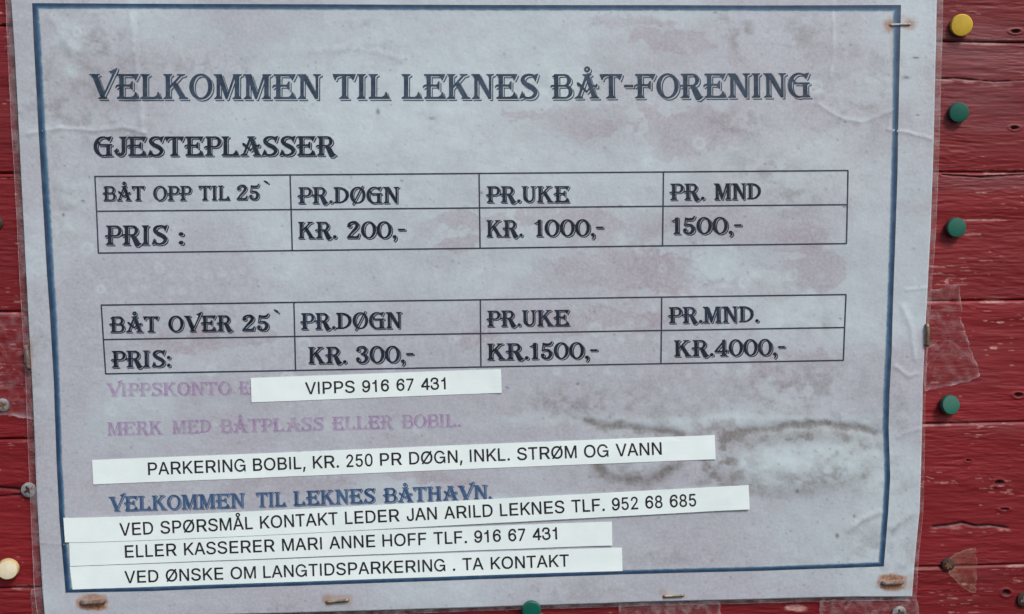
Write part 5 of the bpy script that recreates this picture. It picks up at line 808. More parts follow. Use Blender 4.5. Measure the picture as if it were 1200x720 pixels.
    '5': (74.0, [[406,-107,326,-97,259,-79,191,-47,150,-9,211,-34,279,-52,361,-62,419,-62,469,-54,514,-38,556,-10,592,26,624,69,647,109,669,166,680,216,680,291,667,356,644,421,609,491,640,461,669,419,692,374,714,309,727,244,728,171,709,99,692,59,661,8,606,-52,581,-72,514,-100,466,-107], [334,-32,254,-22,201,-9,141,16,101,43,81,66,66,96,55,134,52,174,35,224,35,256,43,284,54,305,76,327,126,345,156,345,204,327,226,305,237,284,245,256,245,224,227,176,193,144,200,131,216,117,249,143,259,161,270,194,270,226,256,274,299,229,317,184,314,136,299,101,288,89,301,85,349,96,379,111,405,131,447,201,465,264,465,304,457,349,431,422,396,437,371,438,241,405,171,410,156,416,125,451,129,455,159,455,194,450,296,477,344,482,384,467,414,447,394,472,364,494,324,512,299,512,169,480,99,485,88,491,85,511,125,831,136,1004,140,1011,159,1015,346,975,506,985,625,1109,646,1113,679,1095,684,1074,614,891,601,881,504,825,334,815,224,832,205,831,168,584,171,571,194,582,199,591,231,803,359,785,506,793,539,798,639,861,704,1029,709,1059,715,1059,752,1019,756,1009,752,984,686,816,586,753,554,748,406,740,296,757,278,756,259,615,321,630,391,627,479,602,527,574,567,536,599,489,619,449,642,384,655,319,655,244,644,196,619,134,567,56,530,19,474,-14,414,-30]]),
    '3': (74.0, [[359,-112,289,-99,221,-74,160,-39,129,-6,204,-42,264,-60,316,-68,409,-68,461,-59,516,-42,574,-5,607,29,659,104,689,176,700,226,700,276,689,324,674,364,634,435,660,411,707,346,724,311,742,256,747,229,747,181,737,131,716,76,687,26,655,-16,621,-50,584,-77,536,-97,481,-110], [286,-37,236,-29,166,-7,116,18,70,54,53,76,36,116,15,224,15,256,33,304,56,327,104,345,149,342,184,327,205,306,225,256,225,224,214,191,205,174,172,146,194,120,209,123,230,144,247,181,250,229,236,274,279,229,297,181,294,136,279,101,263,84,265,79,309,75,366,88,406,108,434,135,467,199,485,271,477,324,459,369,446,386,339,430,313,459,314,463,424,418,429,419,424,427,409,442,376,459,273,501,261,514,255,546,261,566,271,577,381,643,409,674,429,714,442,761,445,796,437,834,426,852,371,860,319,844,286,827,261,805,256,791,277,769,294,734,297,689,287,656,272,636,251,621,219,610,186,610,153,621,131,635,104,664,139,655,171,655,204,666,229,686,249,731,250,769,239,801,219,829,214,831,225,796,225,766,214,731,194,706,179,696,146,685,101,688,64,708,33,741,25,766,25,794,48,876,68,929,88,956,129,989,186,1017,261,1040,344,1050,409,1047,454,1037,491,1022,519,1002,547,974,566,951,589,906,612,831,615,769,592,684,554,615,502,556,534,537,557,559,589,601,614,649,637,721,640,784,635,816,614,879,589,928,636,877,667,819,687,739,687,694,677,644,664,609,637,556,584,491,601,468,621,451,619,446,652,386,672,319,675,256,664,206,634,134,582,59,547,24,492,-11,434,-30,384,-38], [205,844,209,843,226,862,256,882,289,897,324,905,361,902,412,884,401,900,361,924,334,932,299,935,251,922,200,891,186,876,182,864]]),
    '4': (82.0, [[389,-89,371,-79,346,-51,346,-46,746,-45,756,-41,760,-31,751,9,794,-34,806,-71,802,-86,791,-90], [316,-14,309,-11,305,4,318,41,399,74,442,134,443,149,91,150,76,156,45,194,439,195,445,199,444,223,19,225,9,229,5,239,6,316,444,876,445,999,449,1011,461,1015,551,1015,564,1027,581,1031,591,1027,597,1016,611,1011,615,999,615,329,636,325,640,331,641,978,684,936,687,926,688,364,691,361,724,390,734,393,751,389,755,379,752,191,741,186,729,188,654,224,619,225,615,219,615,139,652,76,660,71,640,111,642,194,679,194,751,158,766,156,777,161,780,351,784,357,827,306,827,121,824,115,806,111,726,149,689,148,688,64,694,56,719,44,724,36,734,1,730,-11,724,-14], [177,326,221,326,441,620,445,631,444,684], [305,326,444,327,444,512]]),
    '-': (46.0, [[109,371,96,376,66,409,69,415,434,418,440,429,441,528,487,479,487,384,484,374,476,371], [36,446,29,449,25,461,25,551,29,561,36,564,399,565,411,561,414,554,415,459,411,449,404,446]]),
    '.': (28.0, [[184,-99,134,-79,104,-46,139,-55,171,-55,219,-37,240,-16,252,6,260,36,260,69,246,114,287,71,299,49,307,21,304,-24,289,-59,266,-82,219,-100], [111,-24,66,-7,44,15,25,64,25,96,43,144,65,166,114,185,146,185,194,167,216,145,235,96,235,64,217,16,195,-6,146,-25]]),
    ':': (28.0, [[184,-99,134,-79,104,-46,139,-55,171,-55,219,-37,240,-16,252,6,260,36,260,69,246,114,287,71,299,49,307,21,304,-24,289,-59,266,-82,219,-100], [111,-24,66,-7,44,15,25,64,25,96,43,144,65,166,114,185,146,185,194,167,216,145,235,96,235,64,217,16,195,-6,146,-25], [184,381,134,401,104,434,139,425,171,425,219,443,240,464,252,486,260,516,260,549,246,594,287,551,299,529,307,501,304,456,289,421,266,398,219,380], [111,456,66,473,44,495,25,544,25,576,43,624,65,646,114,665,146,665,194,647,216,625,235,576,235,544,217,496,195,474,146,455]]),
    ',': (28.0, [[154,-294,134,-285,105,-251,136,-244,177,-206,219,-162,239,-124,250,-79,250,56,236,104,279,59,297,14,295,-139,281,-182,257,-219,185,-289], [81,-219,66,-211,60,-196,61,-181,118,-89,94,-56,126,-62,127,-39,76,-27,55,-16,35,4,16,51,15,86,33,134,55,156,104,175,136,175,185,156,206,135,217,114,225,84,225,-49,209,-106,185,-144,112,-214]]),
    '`': (28.0, [[281,941,261,948,218,979,171,1015,152,1036,219,991,251,985,274,993,284,1004,289,1019,290,1041,284,1059,246,1118,289,1075,332,1011,337,994,337,974,325,951,304,941], [209,1016,186,1026,104,1088,10,1189,1,1209,0,1226,11,1251,31,1260,59,1257,146,1212,181,1187,207,1161,260,1086,265,1066,259,1034,250,1024,229,1015]]),
}
PLAIN = {
    'A': (93.0, [[31,-15,18,-1,26,31,374,1000,389,1015,539,1014,551,1002,557,989,902,36,911,9,910,-4,894,-15,766,-15,751,-4,654,265,279,265,272,261,266,246,179,-4,164,-15], [324,406,599,405,605,409,513,674,464,834,458,826,402,641]]),
    'B': (93.0, [[121,-15,108,1,109,1004,124,1015,531,1015,591,1007,624,999,671,982,699,967,744,932,775,899,792,874,812,831,825,776,828,749,825,691,819,664,802,621,785,596,746,558,692,524,739,502,774,477,819,430,849,376,865,316,868,249,857,186,837,136,807,94,754,46,704,18,629,-5,546,-15], [272,129,534,128,599,138,649,158,669,173,687,194,707,244,710,264,707,294,697,331,687,351,665,381,639,402,606,419,566,432,536,438,272,436], [272,576,516,578,561,588,604,608,626,625,641,643,653,661,664,691,670,719,670,744,654,796,631,829,611,844,586,857,536,870,514,872,272,871]]),
    'D': (100.0, [[119,-15,105,1,106,1004,121,1015,521,1012,614,994,664,977,721,947,769,912,821,860,862,804,902,719,925,629,935,524,932,434,927,391,912,316,897,271,862,199,822,144,756,80,709,48,624,11,561,-5,476,-15], [264,129,464,128,506,133,571,148,631,176,676,208,711,248,739,296,767,381,780,476,777,561,762,644,736,714,692,779,644,819,596,844,529,865,474,872,269,872,263,869]]),
    'E': (93.0, [[131,-15,118,1,119,1004,134,1015,831,1014,842,1001,842,889,829,873,294,871,294,579,791,577,805,564,805,451,799,441,789,435,294,434,292,134,299,128,834,127,847,114,846,-4,831,-15]]),
    'F': (85.0, [[124,-15,110,1,111,1004,126,1015,769,1014,780,1001,780,889,766,873,274,871,274,564,719,562,732,549,732,434,716,420,274,419,272,-1,259,-15]]),
    'G': (108.0, [[486,-34,404,-19,356,-2,316,18,249,65,206,105,171,145,118,229,78,329,58,431,55,539,68,629,78,671,101,734,146,819,209,898,273,954,316,982,356,1002,404,1019,449,1030,491,1035,551,1035,604,1027,659,1012,724,982,777,946,834,895,876,845,919,776,932,751,932,739,919,725,884,724,826,686,811,683,799,694,772,744,732,796,684,839,621,874,556,892,504,895,456,887,419,874,379,854,330,819,305,794,278,759,238,686,213,611,200,526,200,474,213,389,238,314,268,256,305,206,331,180,379,146,419,126,484,108,536,105,584,113,621,126,661,146,709,180,735,206,779,269,829,381,841,385,854,372,855,296,856,290,859,291,865,306,865,401,859,405,539,405,525,419,526,524,541,535,961,535,974,524,976,511,985,499,985,461,975,444,975,1,961,-15,876,-14,865,-1,865,44,839,111,767,46,724,18,684,-2,636,-19,591,-30,549,-35]]),
    'H': (100.0, [[114,-15,100,1,101,1004,116,1015,239,1015,255,1001,257,584,739,582,745,589,745,1001,759,1015,889,1014,900,999,899,-4,884,-15,761,-15,745,-1,743,439,261,440,255,434,255,-1,241,-15]]),
    'I': (39.0, [[134,-15,120,1,120,1001,134,1015,256,1015,270,999,270,-1,256,-15]]),
    'J': (70.0, [[316,-37,226,-19,171,3,145,21,99,73,63,139,43,199,38,234,35,324,38,341,49,362,65,379,91,392,114,395,131,392,151,382,166,368,179,349,185,326,185,251,193,216,223,154,236,138,249,131,296,118,359,110,419,136,445,156,457,179,470,229,480,356,475,561,475,976,482,1001,496,1015,604,1015,618,1001,625,974,628,441,625,274,617,206,604,146,587,104,566,70,526,30,504,13,441,-19,399,-34,381,-38]]),
    'K': (93.0, [[119,-15,105,1,106,1004,121,1015,246,1015,262,1001,263,529,266,523,373,646,716,1012,724,1015,895,1014,906,1001,904,990,504,566,899,19,905,9,905,-4,891,-15,736,-14,711,15,391,456,263,321,261,-4,246,-15]]),
    'L': (77.0, [[116,-15,102,1,103,1001,116,1015,246,1015,260,999,260,131,266,128,709,127,722,114,722,-1,706,-15]]),
    'M': (116.0, [[109,-15,95,1,96,1004,111,1015,279,1015,286,1012,297,1001,524,381,581,206,638,381,863,1001,879,1015,1051,1014,1062,999,1061,-4,1049,-15,931,-15,915,-1,916,735,646,-4,634,-15,529,-15,511,1,296,576,239,740,240,-1,226,-15]]),
    'N': (100.0, [[114,-15,100,1,101,1004,116,1015,259,1015,277,1001,687,339,741,241,749,233,748,1001,761,1015,889,1014,900,999,899,-4,884,-15,739,-15,724,-4,366,574,249,774,252,681,252,-1,239,-15]]),
    'O': (108.0, [[489,-27,439,-20,396,-9,349,8,309,28,236,80,193,124,164,160,136,204,113,249,93,301,81,349,68,441,68,559,75,621,86,671,116,756,133,791,171,850,231,915,263,941,314,974,389,1007,429,1017,491,1027,589,1027,629,1022,684,1009,726,994,776,969,839,925,892,871,919,836,954,779,969,746,1000,649,1012,556,1010,414,989,309,972,259,952,216,895,131,836,73,764,23,676,-12,589,-27], [508,121,571,120,626,131,701,163,737,189,779,234,822,309,845,384,855,451,855,549,845,616,827,679,794,744,758,791,736,812,701,837,626,869,571,880,511,880,456,869,389,842,338,806,293,754,258,689,238,624,225,539,225,459,236,384,258,311,298,239,339,193,389,158,456,131]]),
    'P': (93.0, [[124,-15,110,1,111,1004,126,1015,534,1015,596,1007,641,997,694,977,729,957,761,932,812,879,844,821,865,754,870,714,867,629,852,564,824,506,795,466,750,424,706,396,641,368,596,358,534,350,277,349,275,-1,261,-15], [277,494,524,493,594,508,621,521,656,545,684,586,699,629,705,661,705,706,697,746,679,789,662,814,626,842,601,854,541,870,521,872,277,871]]),
    'R': (100.0, [[134,-15,120,1,121,1004,136,1015,601,1012,666,1002,726,984,774,962,801,944,857,894,882,861,902,824,917,781,925,739,928,709,925,644,904,566,867,504,837,471,807,446,784,431,729,404,725,399,964,11,965,-4,951,-15,781,-14,766,4,541,372,299,372,292,366,292,-1,279,-15], [294,519,564,518,634,531,681,551,706,568,724,589,737,611,750,651,752,719,739,769,727,794,709,817,669,844,631,859,596,867,559,872,294,871]]),
    'S': (93.0, [[421,-32,344,-22,279,-4,219,23,161,65,116,115,88,164,73,209,65,251,66,271,81,282,219,282,231,271,243,224,256,199,275,174,299,156,344,133,399,118,436,112,501,113,569,126,609,141,646,163,669,183,692,219,702,251,705,281,697,314,676,347,646,369,606,389,551,409,311,476,244,506,205,529,154,574,118,621,103,656,95,691,93,751,103,811,128,866,148,894,180,929,234,969,289,997,356,1017,421,1027,524,1027,589,1017,636,1004,701,974,756,935,799,890,829,840,847,779,849,739,834,728,701,728,689,739,677,781,664,807,639,835,609,854,559,874,524,882,431,885,356,867,321,849,290,826,268,794,258,764,255,726,263,696,286,663,316,641,351,623,421,598,584,557,651,534,721,502,767,471,817,421,849,369,865,304,865,241,857,199,829,134,799,93,769,63,734,36,679,6,631,-12,589,-22,509,-32]]),
    'T': (85.0, [[364,-15,350,1,350,869,344,872,59,873,45,886,45,1001,61,1015,791,1015,805,999,805,886,794,874,509,872,503,869,502,-1,489,-15]]),
    'V': (93.0, [[394,-15,376,6,23,976,18,994,19,1004,34,1015,164,1015,179,1004,384,421,466,167,470,169,561,454,749,1001,764,1015,899,1014,911,999,902,964,555,-1,541,-15]]),
    'Å': (93.0, [[31,-15,18,-1,26,31,374,1000,389,1015,539,1014,551,1002,557,989,902,36,911,9,910,-4,894,-15,766,-15,751,-4,654,265,279,265,272,261,266,246,179,-4,164,-15], [324,406,599,405,605,409,513,674,464,834,458,826,402,641], [434,1023,396,1033,371,1046,344,1065,308,1104,288,1139,280,1166,278,1181,280,1244,291,1277,311,1310,349,1347,366,1359,396,1374,439,1385,506,1382,534,1374,571,1354,624,1301,642,1269,650,1241,652,1224,650,1169,637,1129,619,1101,574,1056,539,1036,509,1026], [450,1139,476,1138,509,1153,527,1179,532,1204,527,1229,514,1252,491,1267,469,1272,439,1267,418,1254,403,1229,398,1204,403,1179,415,1159,431,1146]]),
    'Ø': (108.0, [[211,-44,133,9,115,26,116,39,184,134,136,204,106,266,80,351,68,441,68,559,80,646,108,739,148,816,198,881,261,940,314,974,389,1007,429,1017,491,1027,611,1025,656,1017,714,999,791,961,846,1035,856,1044,871,1044,952,989,966,974,965,961,897,866,942,801,979,721,1000,649,1012,559,1012,441,1000,351,972,259,939,194,895,131,862,96,824,63,759,21,676,-12,589,-27,469,-25,374,-2,291,39,237,-31,224,-44], [508,121,571,120,614,128,661,143,701,163,736,188,767,219,794,256,821,308,837,351,852,426,855,546,847,604,837,649,822,691,799,733,383,166,389,158,426,141,479,125], [280,269,284,268,294,280,691,823,698,834,696,839,649,862,589,877,569,880,491,877,426,859,389,842,339,807,306,772,281,734,253,676,238,624,225,539,225,459,235,386,253,324]]),
    '0': (77.0, [[346,-27,286,-12,251,6,224,25,174,75,153,104,128,149,98,229,75,341,68,419,68,581,83,704,101,776,131,854,173,921,231,980,281,1009,349,1027,421,1027,461,1019,489,1009,526,989,549,972,601,917,647,839,679,741,695,659,702,579,702,416,692,324,672,229,639,144,595,74,545,24,506,-2,484,-12,421,-27], [370,114,411,115,456,133,482,154,512,196,529,234,550,301,562,371,570,474,570,526,562,629,549,701,529,766,504,816,474,855,439,877,399,888,356,885,321,872,291,850,263,811,238,759,218,686,205,606,200,526,203,421,210,354,228,271,243,229,263,189,291,150,334,123]]),
    '1': (77.0, [[349,-15,335,1,335,679,329,682,306,675,281,673,136,666,125,679,125,781,144,797,256,816,320,864,327,871,335,896,335,981,346,994,366,995,379,1005,471,1005,485,989,485,-1,471,-15]]),
    '2': (77.0, [[106,-15,93,-1,92,91,96,101,385,456,469,566,497,611,517,656,530,724,527,759,517,799,494,839,480,854,461,867,426,882,401,887,361,887,316,874,286,857,274,845,246,796,235,759,230,711,219,699,111,698,98,711,98,754,103,791,116,839,131,874,165,926,210,971,268,1006,304,1019,349,1028,419,1027,484,1012,516,997,565,961,604,920,637,864,654,814,662,764,662,704,657,664,629,579,599,524,564,471,470,349,290,131,296,128,664,127,677,114,677,-1,661,-15]]),
    '3': (77.0, [[334,-32,274,-22,201,6,149,40,100,86,63,136,46,176,25,294,28,319,40,344,71,369,106,375,129,369,141,362,160,344,169,329,177,296,186,231,204,193,229,165,256,146,311,123,359,115,409,123,455,139,524,178,539,196,557,229,575,291,575,316,562,361,534,412,516,429,481,447,439,462,389,470,314,475,291,481,259,508,251,521,245,546,253,584,275,609,289,618,314,625,389,622,404,625,441,638,471,655,494,684,514,721,525,754,522,781,499,824,471,854,436,869,401,877,366,882,329,882,274,869,231,849,219,839,203,804,179,691,170,676,144,653,114,645,76,653,43,686,35,724,55,826,71,879,94,920,124,952,171,987,251,1019,309,1030,384,1030,474,1014,516,999,551,979,615,916,642,876,657,846,667,819,675,776,669,716,654,669,632,624,588,561,650,504,687,446,712,386,722,339,725,296,714,226,689,158,656,105,616,63,559,23,486,-9,406,-30]]),
    '4': (77.0, [[459,-15,445,1,443,214,39,215,25,229,25,364,446,984,469,1005,539,1005,554,995,581,995,595,981,595,359,601,355,724,354,735,341,735,231,721,215,596,213,595,1,584,-14], [220,356,444,357,444,674]]),
    '5': (77.0, [[334,-27,286,-17,239,3,201,28,158,69,128,109,106,154,90,211,89,261,101,272,211,271,222,259,228,226,246,186,271,153,304,131,336,118,371,112,404,116,436,126,465,141,492,166,509,191,527,229,540,281,542,331,537,371,522,421,495,469,479,487,456,504,419,522,374,530,316,522,261,499,219,468,116,480,101,494,100,519,148,1001,164,1015,624,1015,638,999,637,886,624,873,276,872,270,869,248,649,249,629,304,657,361,670,424,670,451,665,486,654,521,637,556,612,596,572,632,521,657,466,667,434,680,346,677,266,664,201,637,134,602,81,554,33,496,-4,431,-25]]),
    '6': (77.0, [[374,-19,349,-17,304,-7,231,26,176,68,135,111,111,146,88,191,73,234,58,306,45,451,48,571,63,679,88,769,121,844,160,904,204,947,228,966,306,1009,366,1030,444,1032,501,1019,564,994,609,965,640,934,669,884,702,781,705,754,697,726,674,700,651,688,624,685,596,693,571,715,562,729,532,824,519,847,464,874,421,885,404,885,334,857,298,834,276,812,261,789,236,736,213,666,204,616,254,647,296,664,354,677,404,680,444,674,489,659,576,609,629,560,647,534,667,491,684,436,702,354,707,319,707,266,689,211,652,141,620,96,574,50,539,26,481,-2,421,-17], [368,131,399,130,441,143,492,174,529,226,560,291,552,344,539,399,529,431,512,469,497,484,469,502,406,530,376,530,329,517,301,502,271,477,228,421,204,341,213,291,223,256,238,224,259,193,276,175,309,153]]),
    '7': (77.0, [[164,-14,151,-1,153,14,526,869,521,872,104,873,90,886,91,1004,106,1015,669,1014,680,999,680,884,677,871,298,1,281,-15]]),
    '8': (77.0, [[339,-27,286,-17,244,-2,219,11,174,43,138,79,111,116,83,181,75,221,72,284,78,329,93,384,108,416,135,456,176,497,216,524,165,569,128,626,108,694,105,781,116,836,138,889,170,934,215,976,274,1009,314,1022,349,1028,424,1027,481,1014,516,999,552,976,610,919,644,859,662,786,662,706,654,666,644,635,616,585,575,541,553,524,586,502,624,467,666,405,684,359,695,309,695,224,682,166,657,114,625,71,575,26,514,-7,471,-20,426,-27], [355,114,426,115,484,136,510,154,532,181,549,219,555,244,558,281,552,316,542,349,527,376,486,417,459,432,416,445,374,448,341,442,304,429,278,414,253,391,236,366,226,346,213,299,213,246,218,221,233,186,249,163,276,141,306,126], [362,586,416,588,436,593,467,609,490,629,507,654,525,706,528,726,525,771,517,801,502,831,489,849,474,862,446,877,409,887,384,890,349,885,329,879,298,864,278,846,261,821,243,766,240,744,243,709,253,671,268,641,289,618,306,606,326,596]]),
    '9': (77.0, [[324,-32,269,-19,206,6,161,35,130,66,101,116,68,219,65,246,73,274,96,300,119,312,146,315,174,307,199,285,208,271,238,176,251,153,306,126,349,115,366,115,436,143,472,166,494,188,509,211,534,264,557,334,566,384,516,353,474,336,416,323,366,320,326,326,281,341,194,391,141,440,123,466,103,509,86,564,68,646,63,681,63,734,81,789,118,859,150,904,196,950,231,974,289,1002,349,1017,394,1020,466,1007,539,974,591,935,622,904,659,854,682,809,697,766,712,694,725,549,722,429,707,321,682,231,649,156,610,96,566,53,542,34,464,-9,404,-30], [360,471,394,470,441,483,469,498,499,523,542,579,566,659,557,709,547,744,532,776,510,809,494,825,461,847,399,870,371,870,329,857,278,826,241,774,210,709,218,656,231,601,241,569,258,531,273,516,301,498]]),
    '.': (39.0, [[171,-22,135,-4,106,29,93,66,96,109,110,139,149,174,179,185,229,182,264,162,289,134,302,99,299,51,282,19,249,-12,221,-22]]),
    ',': (39.0, [[84,-250,71,-239,70,-221,129,144,144,155,281,154,294,141,292,126,191,-239,179,-250]]),
    ' ': (39.0, []),
}

_cache = {}


def glyph(font, ch):
    key = (id(font), ch)
    if key in _cache:
        return _cache[key]
    adv, data = font[ch]
    loops = [[(x / 10.0, y / 10.0) for x, y in zip(c[0::2], c[1::2])] for c in data]   # outlines in tenths, cap height 100
    if not loops:
        _cache[key] = (adv, np.zeros((0, 2)), [])
        return _cache[key]
    cu = bpy.data.curves.new('glyph', 'CURVE')
    cu.dimensions = '2D'; cu.fill_mode = 'BOTH'
    for lp in loops:
        sp = cu.splines.new('POLY')
        sp.points.add(len(lp) - 1)
        for p, (x, y) in zip(sp.points, lp):
            p.co = (x, y, 0, 1)
        sp.use_cyclic_u = True
    ob = bpy.data.objects.new('glyph', cu)
    me = ob.to_mesh()
    v = np.array([(p.co.x, p.co.y) for p in me.vertices])
    f = [list(p.vertices) for p in me.polygons]
    ob.to_mesh_clear()
    bpy.data.objects.remove(ob); bpy.data.curves.remove(cu)
    _cache[key] = (adv, v, f)
    return _cache[key]


def layout(word, font):
    x = 0.0; V = []; F = []
    for ch in word:
        adv, v, f = glyph(font, ch)
        k = sum(len(a) for a in V)
        if len(v):
            V.append(v + [x, 0]); F += [[q + k for q in ff] for ff in f]
        x += adv
    V = np.concatenate(V)
    return V, F


def lettering(name, words, font, mat, parent, off):
    """words: (text, x0, y0, x1, y1, cap height) baseline ends in survey pixels."""
    AV, AF = [], []
    for text, x0, y0, x1, y1, cap in words:
        V, F = layout(text, font)
        lo, hi = V[:, 0].min(), V[:, 0].max()
        s = (V[:, 0] - lo) / (hi - lo)
        up = V[:, 1] / 100.0 * cap
        ang = math.atan2(y1 - y0, x1 - x0)
        px = x0 + (x1 - x0) * s + up * math.sin(ang)
        py = y0 + (y1 - y0) * s - up * math.cos(ang)
        W = surf(px, py, off)
        k = len(AV)
        AV += W.tolist(); AF += [[q + k for q in ff] for ff in F]
    return mesh_obj(name, AV, AF, mat, parent)


INK = 0.00008
lettering('title_lettering', [('VELKOMMEN', 105, 115.8, 378.5, 116, 28.6), ('TIL', 389.8, 115.8, 459, 115.8, 28.6), ('LEKNES', 470.6, 115.8, 633, 115.8, 28.6),
                              ('BÅT-FORENING', 645, 115.6, 952, 114, 28.0)], DECORATED, M['title'], sgn, INK)
lettering('heading_lettering', [('GJESTEPLASSER', 109.5, 182.8, 396, 182.2, 22.2)], SMALL_DECORATED, M['ink'], sgn, INK)


def bars(name, lines, w, parent):
    parts = []
    for (x0, y0), (x1, y1) in lines:
        L = math.hypot(x1 - x0, y1 - y0); nx, ny = -(y1 - y0) / L * w / 2, (x1 - x0) / L * w / 2
        parts.append(ribbon('l', [(x0 + nx, y0 + ny), (x1 + nx, y1 + ny)], [(x0 - nx, y0 - ny), (x1 - nx, y1 - ny)], INK, None, None, 2, 8))
    V, F, U = join(parts)
    return mesh_obj(name, V, F, M['line'], parent, True)


t1 = bars('price_table', [((110.3, 207), (994, 200)), ((113, 247.8), (992.5, 240)), ((115, 296.7), (992, 285.6)), ((111, 207), (115.5, 296.5)), ((993.5, 200), (991.7, 285.5)),
                          ((340, 205.8), (342.6, 293.4)), ((561.4, 203.7), (562.6, 290.8)), ((777.6, 202), (776.6, 288))], 1.65, sgn)
for n_, ws in [('lettering', [('BÅT', 120, 235.2, 171, 234.9, 16.5), ('OPP', 179.4, 235, 225.8, 234.7, 16.5), ('TIL', 232.6, 234.6, 270.8, 234.3, 16.5), ('25', 277.4, 234.2, 305.6, 234, 16.8), ('`', 309, 233, 316.5, 233, 17.0)]),
               ('lettering', [('PRIS', 123, 286.8, 198.5, 286.4, 22), (':', 209.5, 286.2, 217.3, 286.1, 21)]),
               ('lettering', [('PR.DØGN', 348.6, 238.4, 469.4, 238, 18.6)]), ('lettering', [('KR.', 349.4, 279.4, 396, 279.2, 19), ('200,-', 406.6, 279.2, 476.6, 278.8, 19)]),
               ('lettering', [('PR.UKE', 569.4, 237.3, 669, 237, 18.6)]), ('lettering', [('KR.', 570, 277.4, 614, 277.2, 19), ('1000,-', 626, 277, 708.6, 276.4, 19)]),
               ('lettering', [('PR.', 784.6, 234.2, 827, 234, 18.6), ('MND', 836.6, 234, 893, 233.6, 18.6)]), ('lettering', [('1500,-', 787, 274.4, 870.6, 273.6, 19)])]:
    lettering(n_, ws, SMALL_DECORATED, M['ink'], t1, INK)
t2 = bars('price_table', [((118.3, 357.6), (992, 345.4)), ((121.5, 398), (990.4, 384)), ((123.5, 438.2), (989, 422.5)), ((119, 357.5), (124, 438)), ((991.5, 345.5), (988.5, 422.5)),
                          ((344.5, 354.4), (346.5, 434)), ((562.9, 351.4), (563.6, 430.3)), ((775.6, 348.5), (774.6, 426.4))], 1.65, sgn)
for n_, ws in [('lettering', [('BÅT', 128.4, 389.4, 188, 388.9, 18), ('OVER', 197.6, 388.6, 274.6, 387.6, 18), ('25', 284, 387.6, 317.2, 387.2, 18), ('`', 321, 386, 328.5, 386, 18.6)]),
               ('lettering', [('PRIS:', 130.4, 430.6, 201.6, 429.6, 19)]), ('lettering', [('PR.DØGN', 352, 386, 472.4, 384.6, 18.6)]),
               ('lettering', [('KR.', 361.4, 426, 407.6, 425.6, 19), ('300,-', 417.4, 425.4, 486.2, 424.4, 19)]), ('lettering', [('PR.UKE', 570, 382.6, 669, 381.6, 18.2)]),
               ('lettering', [('KR.1500,-', 571, 421.6, 701.8, 419.8, 18.6)]), ('lettering', [('PR.MND.', 783, 378.8, 890.6, 377.6, 18.4)]), ('lettering', [('KR.4000,-', 790, 417.8, 921.6, 416.2, 18.6)])]:
    lettering(n_, ws, SMALL_DECORATED, M['ink'], t2, INK)
lettering('faded_lettering', [('VIPPSKONTO', 125, 464.2, 272, 462, 14.8), ('ER', 280, 461.8, 305, 461.4, 14.8), ], SMALL_DECORATED, M['purple'], sgn, INK)
lettering('faded_lettering', [('.', 592, 455, 597, 455, 15)], SMALL_DECORATED, M['purple'], sgn, INK)
lettering('faded_lettering', [('MERK', 125.5, 510, 192, 508.4, 15), ('MED', 201.6, 508.2, 249, 506.8, 15), ('BÅTPLASS', 257, 506.8, 381, 503.8, 15), ('ELLER', 389, 503.6, 462, 501.8, 15), ('BOBIL.', 470, 501.6, 541, 500, 15)],
          SMALL_DECORATED, M['purple'], sgn, INK)
lettering('greeting_lettering', [('VELKOMMEN', 127.5, 599, 288, 594.2, 16.4), ('TIL', 300, 593.8, 336.6, 592.8, 16.4), ('LEKNES', 344, 592.4, 441, 588.8, 16.4), ('BÅTHAVN.', 449, 588.8, 577.5, 584.6, 16.4)],
          SMALL_DECORATED, M['blue'], sgn, INK)

# ------------------------------------------------------------------ white label strips stuck on the notice
GROUP_STRIP = 'white printed strips stuck on the notice'


def strip(label, TL, TR, BR, BL, words, layer, bow=0.0):
    nx, nz = 60, 6
    s = np.linspace(0, 1, nx)[None].repeat(nz, 0); t = np.linspace(0, 1, nz)[:, None].repeat(nx, 1)
    g = [(1 - s) * (1 - t) * TL[k] + s * (1 - t) * TR[k] + s * t * BR[k] + (1 - s) * t * BL[k] for k in (0, 1)]
    base = 0.00014 + 0.00016 * layer
    g[1] = g[1] + bow * np.sin(np.pi * s ** .6)
    lift = 0.00025 * np.exp(-((1 - s) / 0.03) ** 2) * (0.4 + 0.6 * t) + 0.00010 * np.exp(-(s / 0.02) ** 2)
    V = surf(g[0], g[1], base); V[..., 1] -= lift
    V = V.reshape(-1, 3).tolist()
    idx = np.arange(nx * nz).reshape(nz, nx)
    F = np.stack([idx[:-1, :-1], idx[1:, :-1], idx[1:, 1:], idx[:-1, 1:]], -1).reshape(-1, 4).tolist()
    rim = [int(q) for q in list(idx[0, :]) + list(idx[1:, -1]) + list(idx[-1, -2::-1]) + list(idx[-2:0, 0])]
    n0 = len(V)
    for k in rim:
        V.append([V[k][0], V[k][1] + 0.00012, V[k][2]])
    for k in range(len(rim)):
        F.append([rim[k], rim[(k + 1) % len(rim)], n0 + (k + 1) % len(rim), n0 + k])
    c = at((TL[0] + TR[0] + BR[0] + BL[0]) / 4, (BL[1] + BR[1]) / 2)
    o = thing('label_strip', label, 'label', (c[0], 0.0, c[1]), GROUP_STRIP)
    mesh_obj('tape_strip', V, F, M['strip'], o)
    lettering('lettering', words, PLAIN, M['tape_ink'], o, base + 0.00005)
    return o


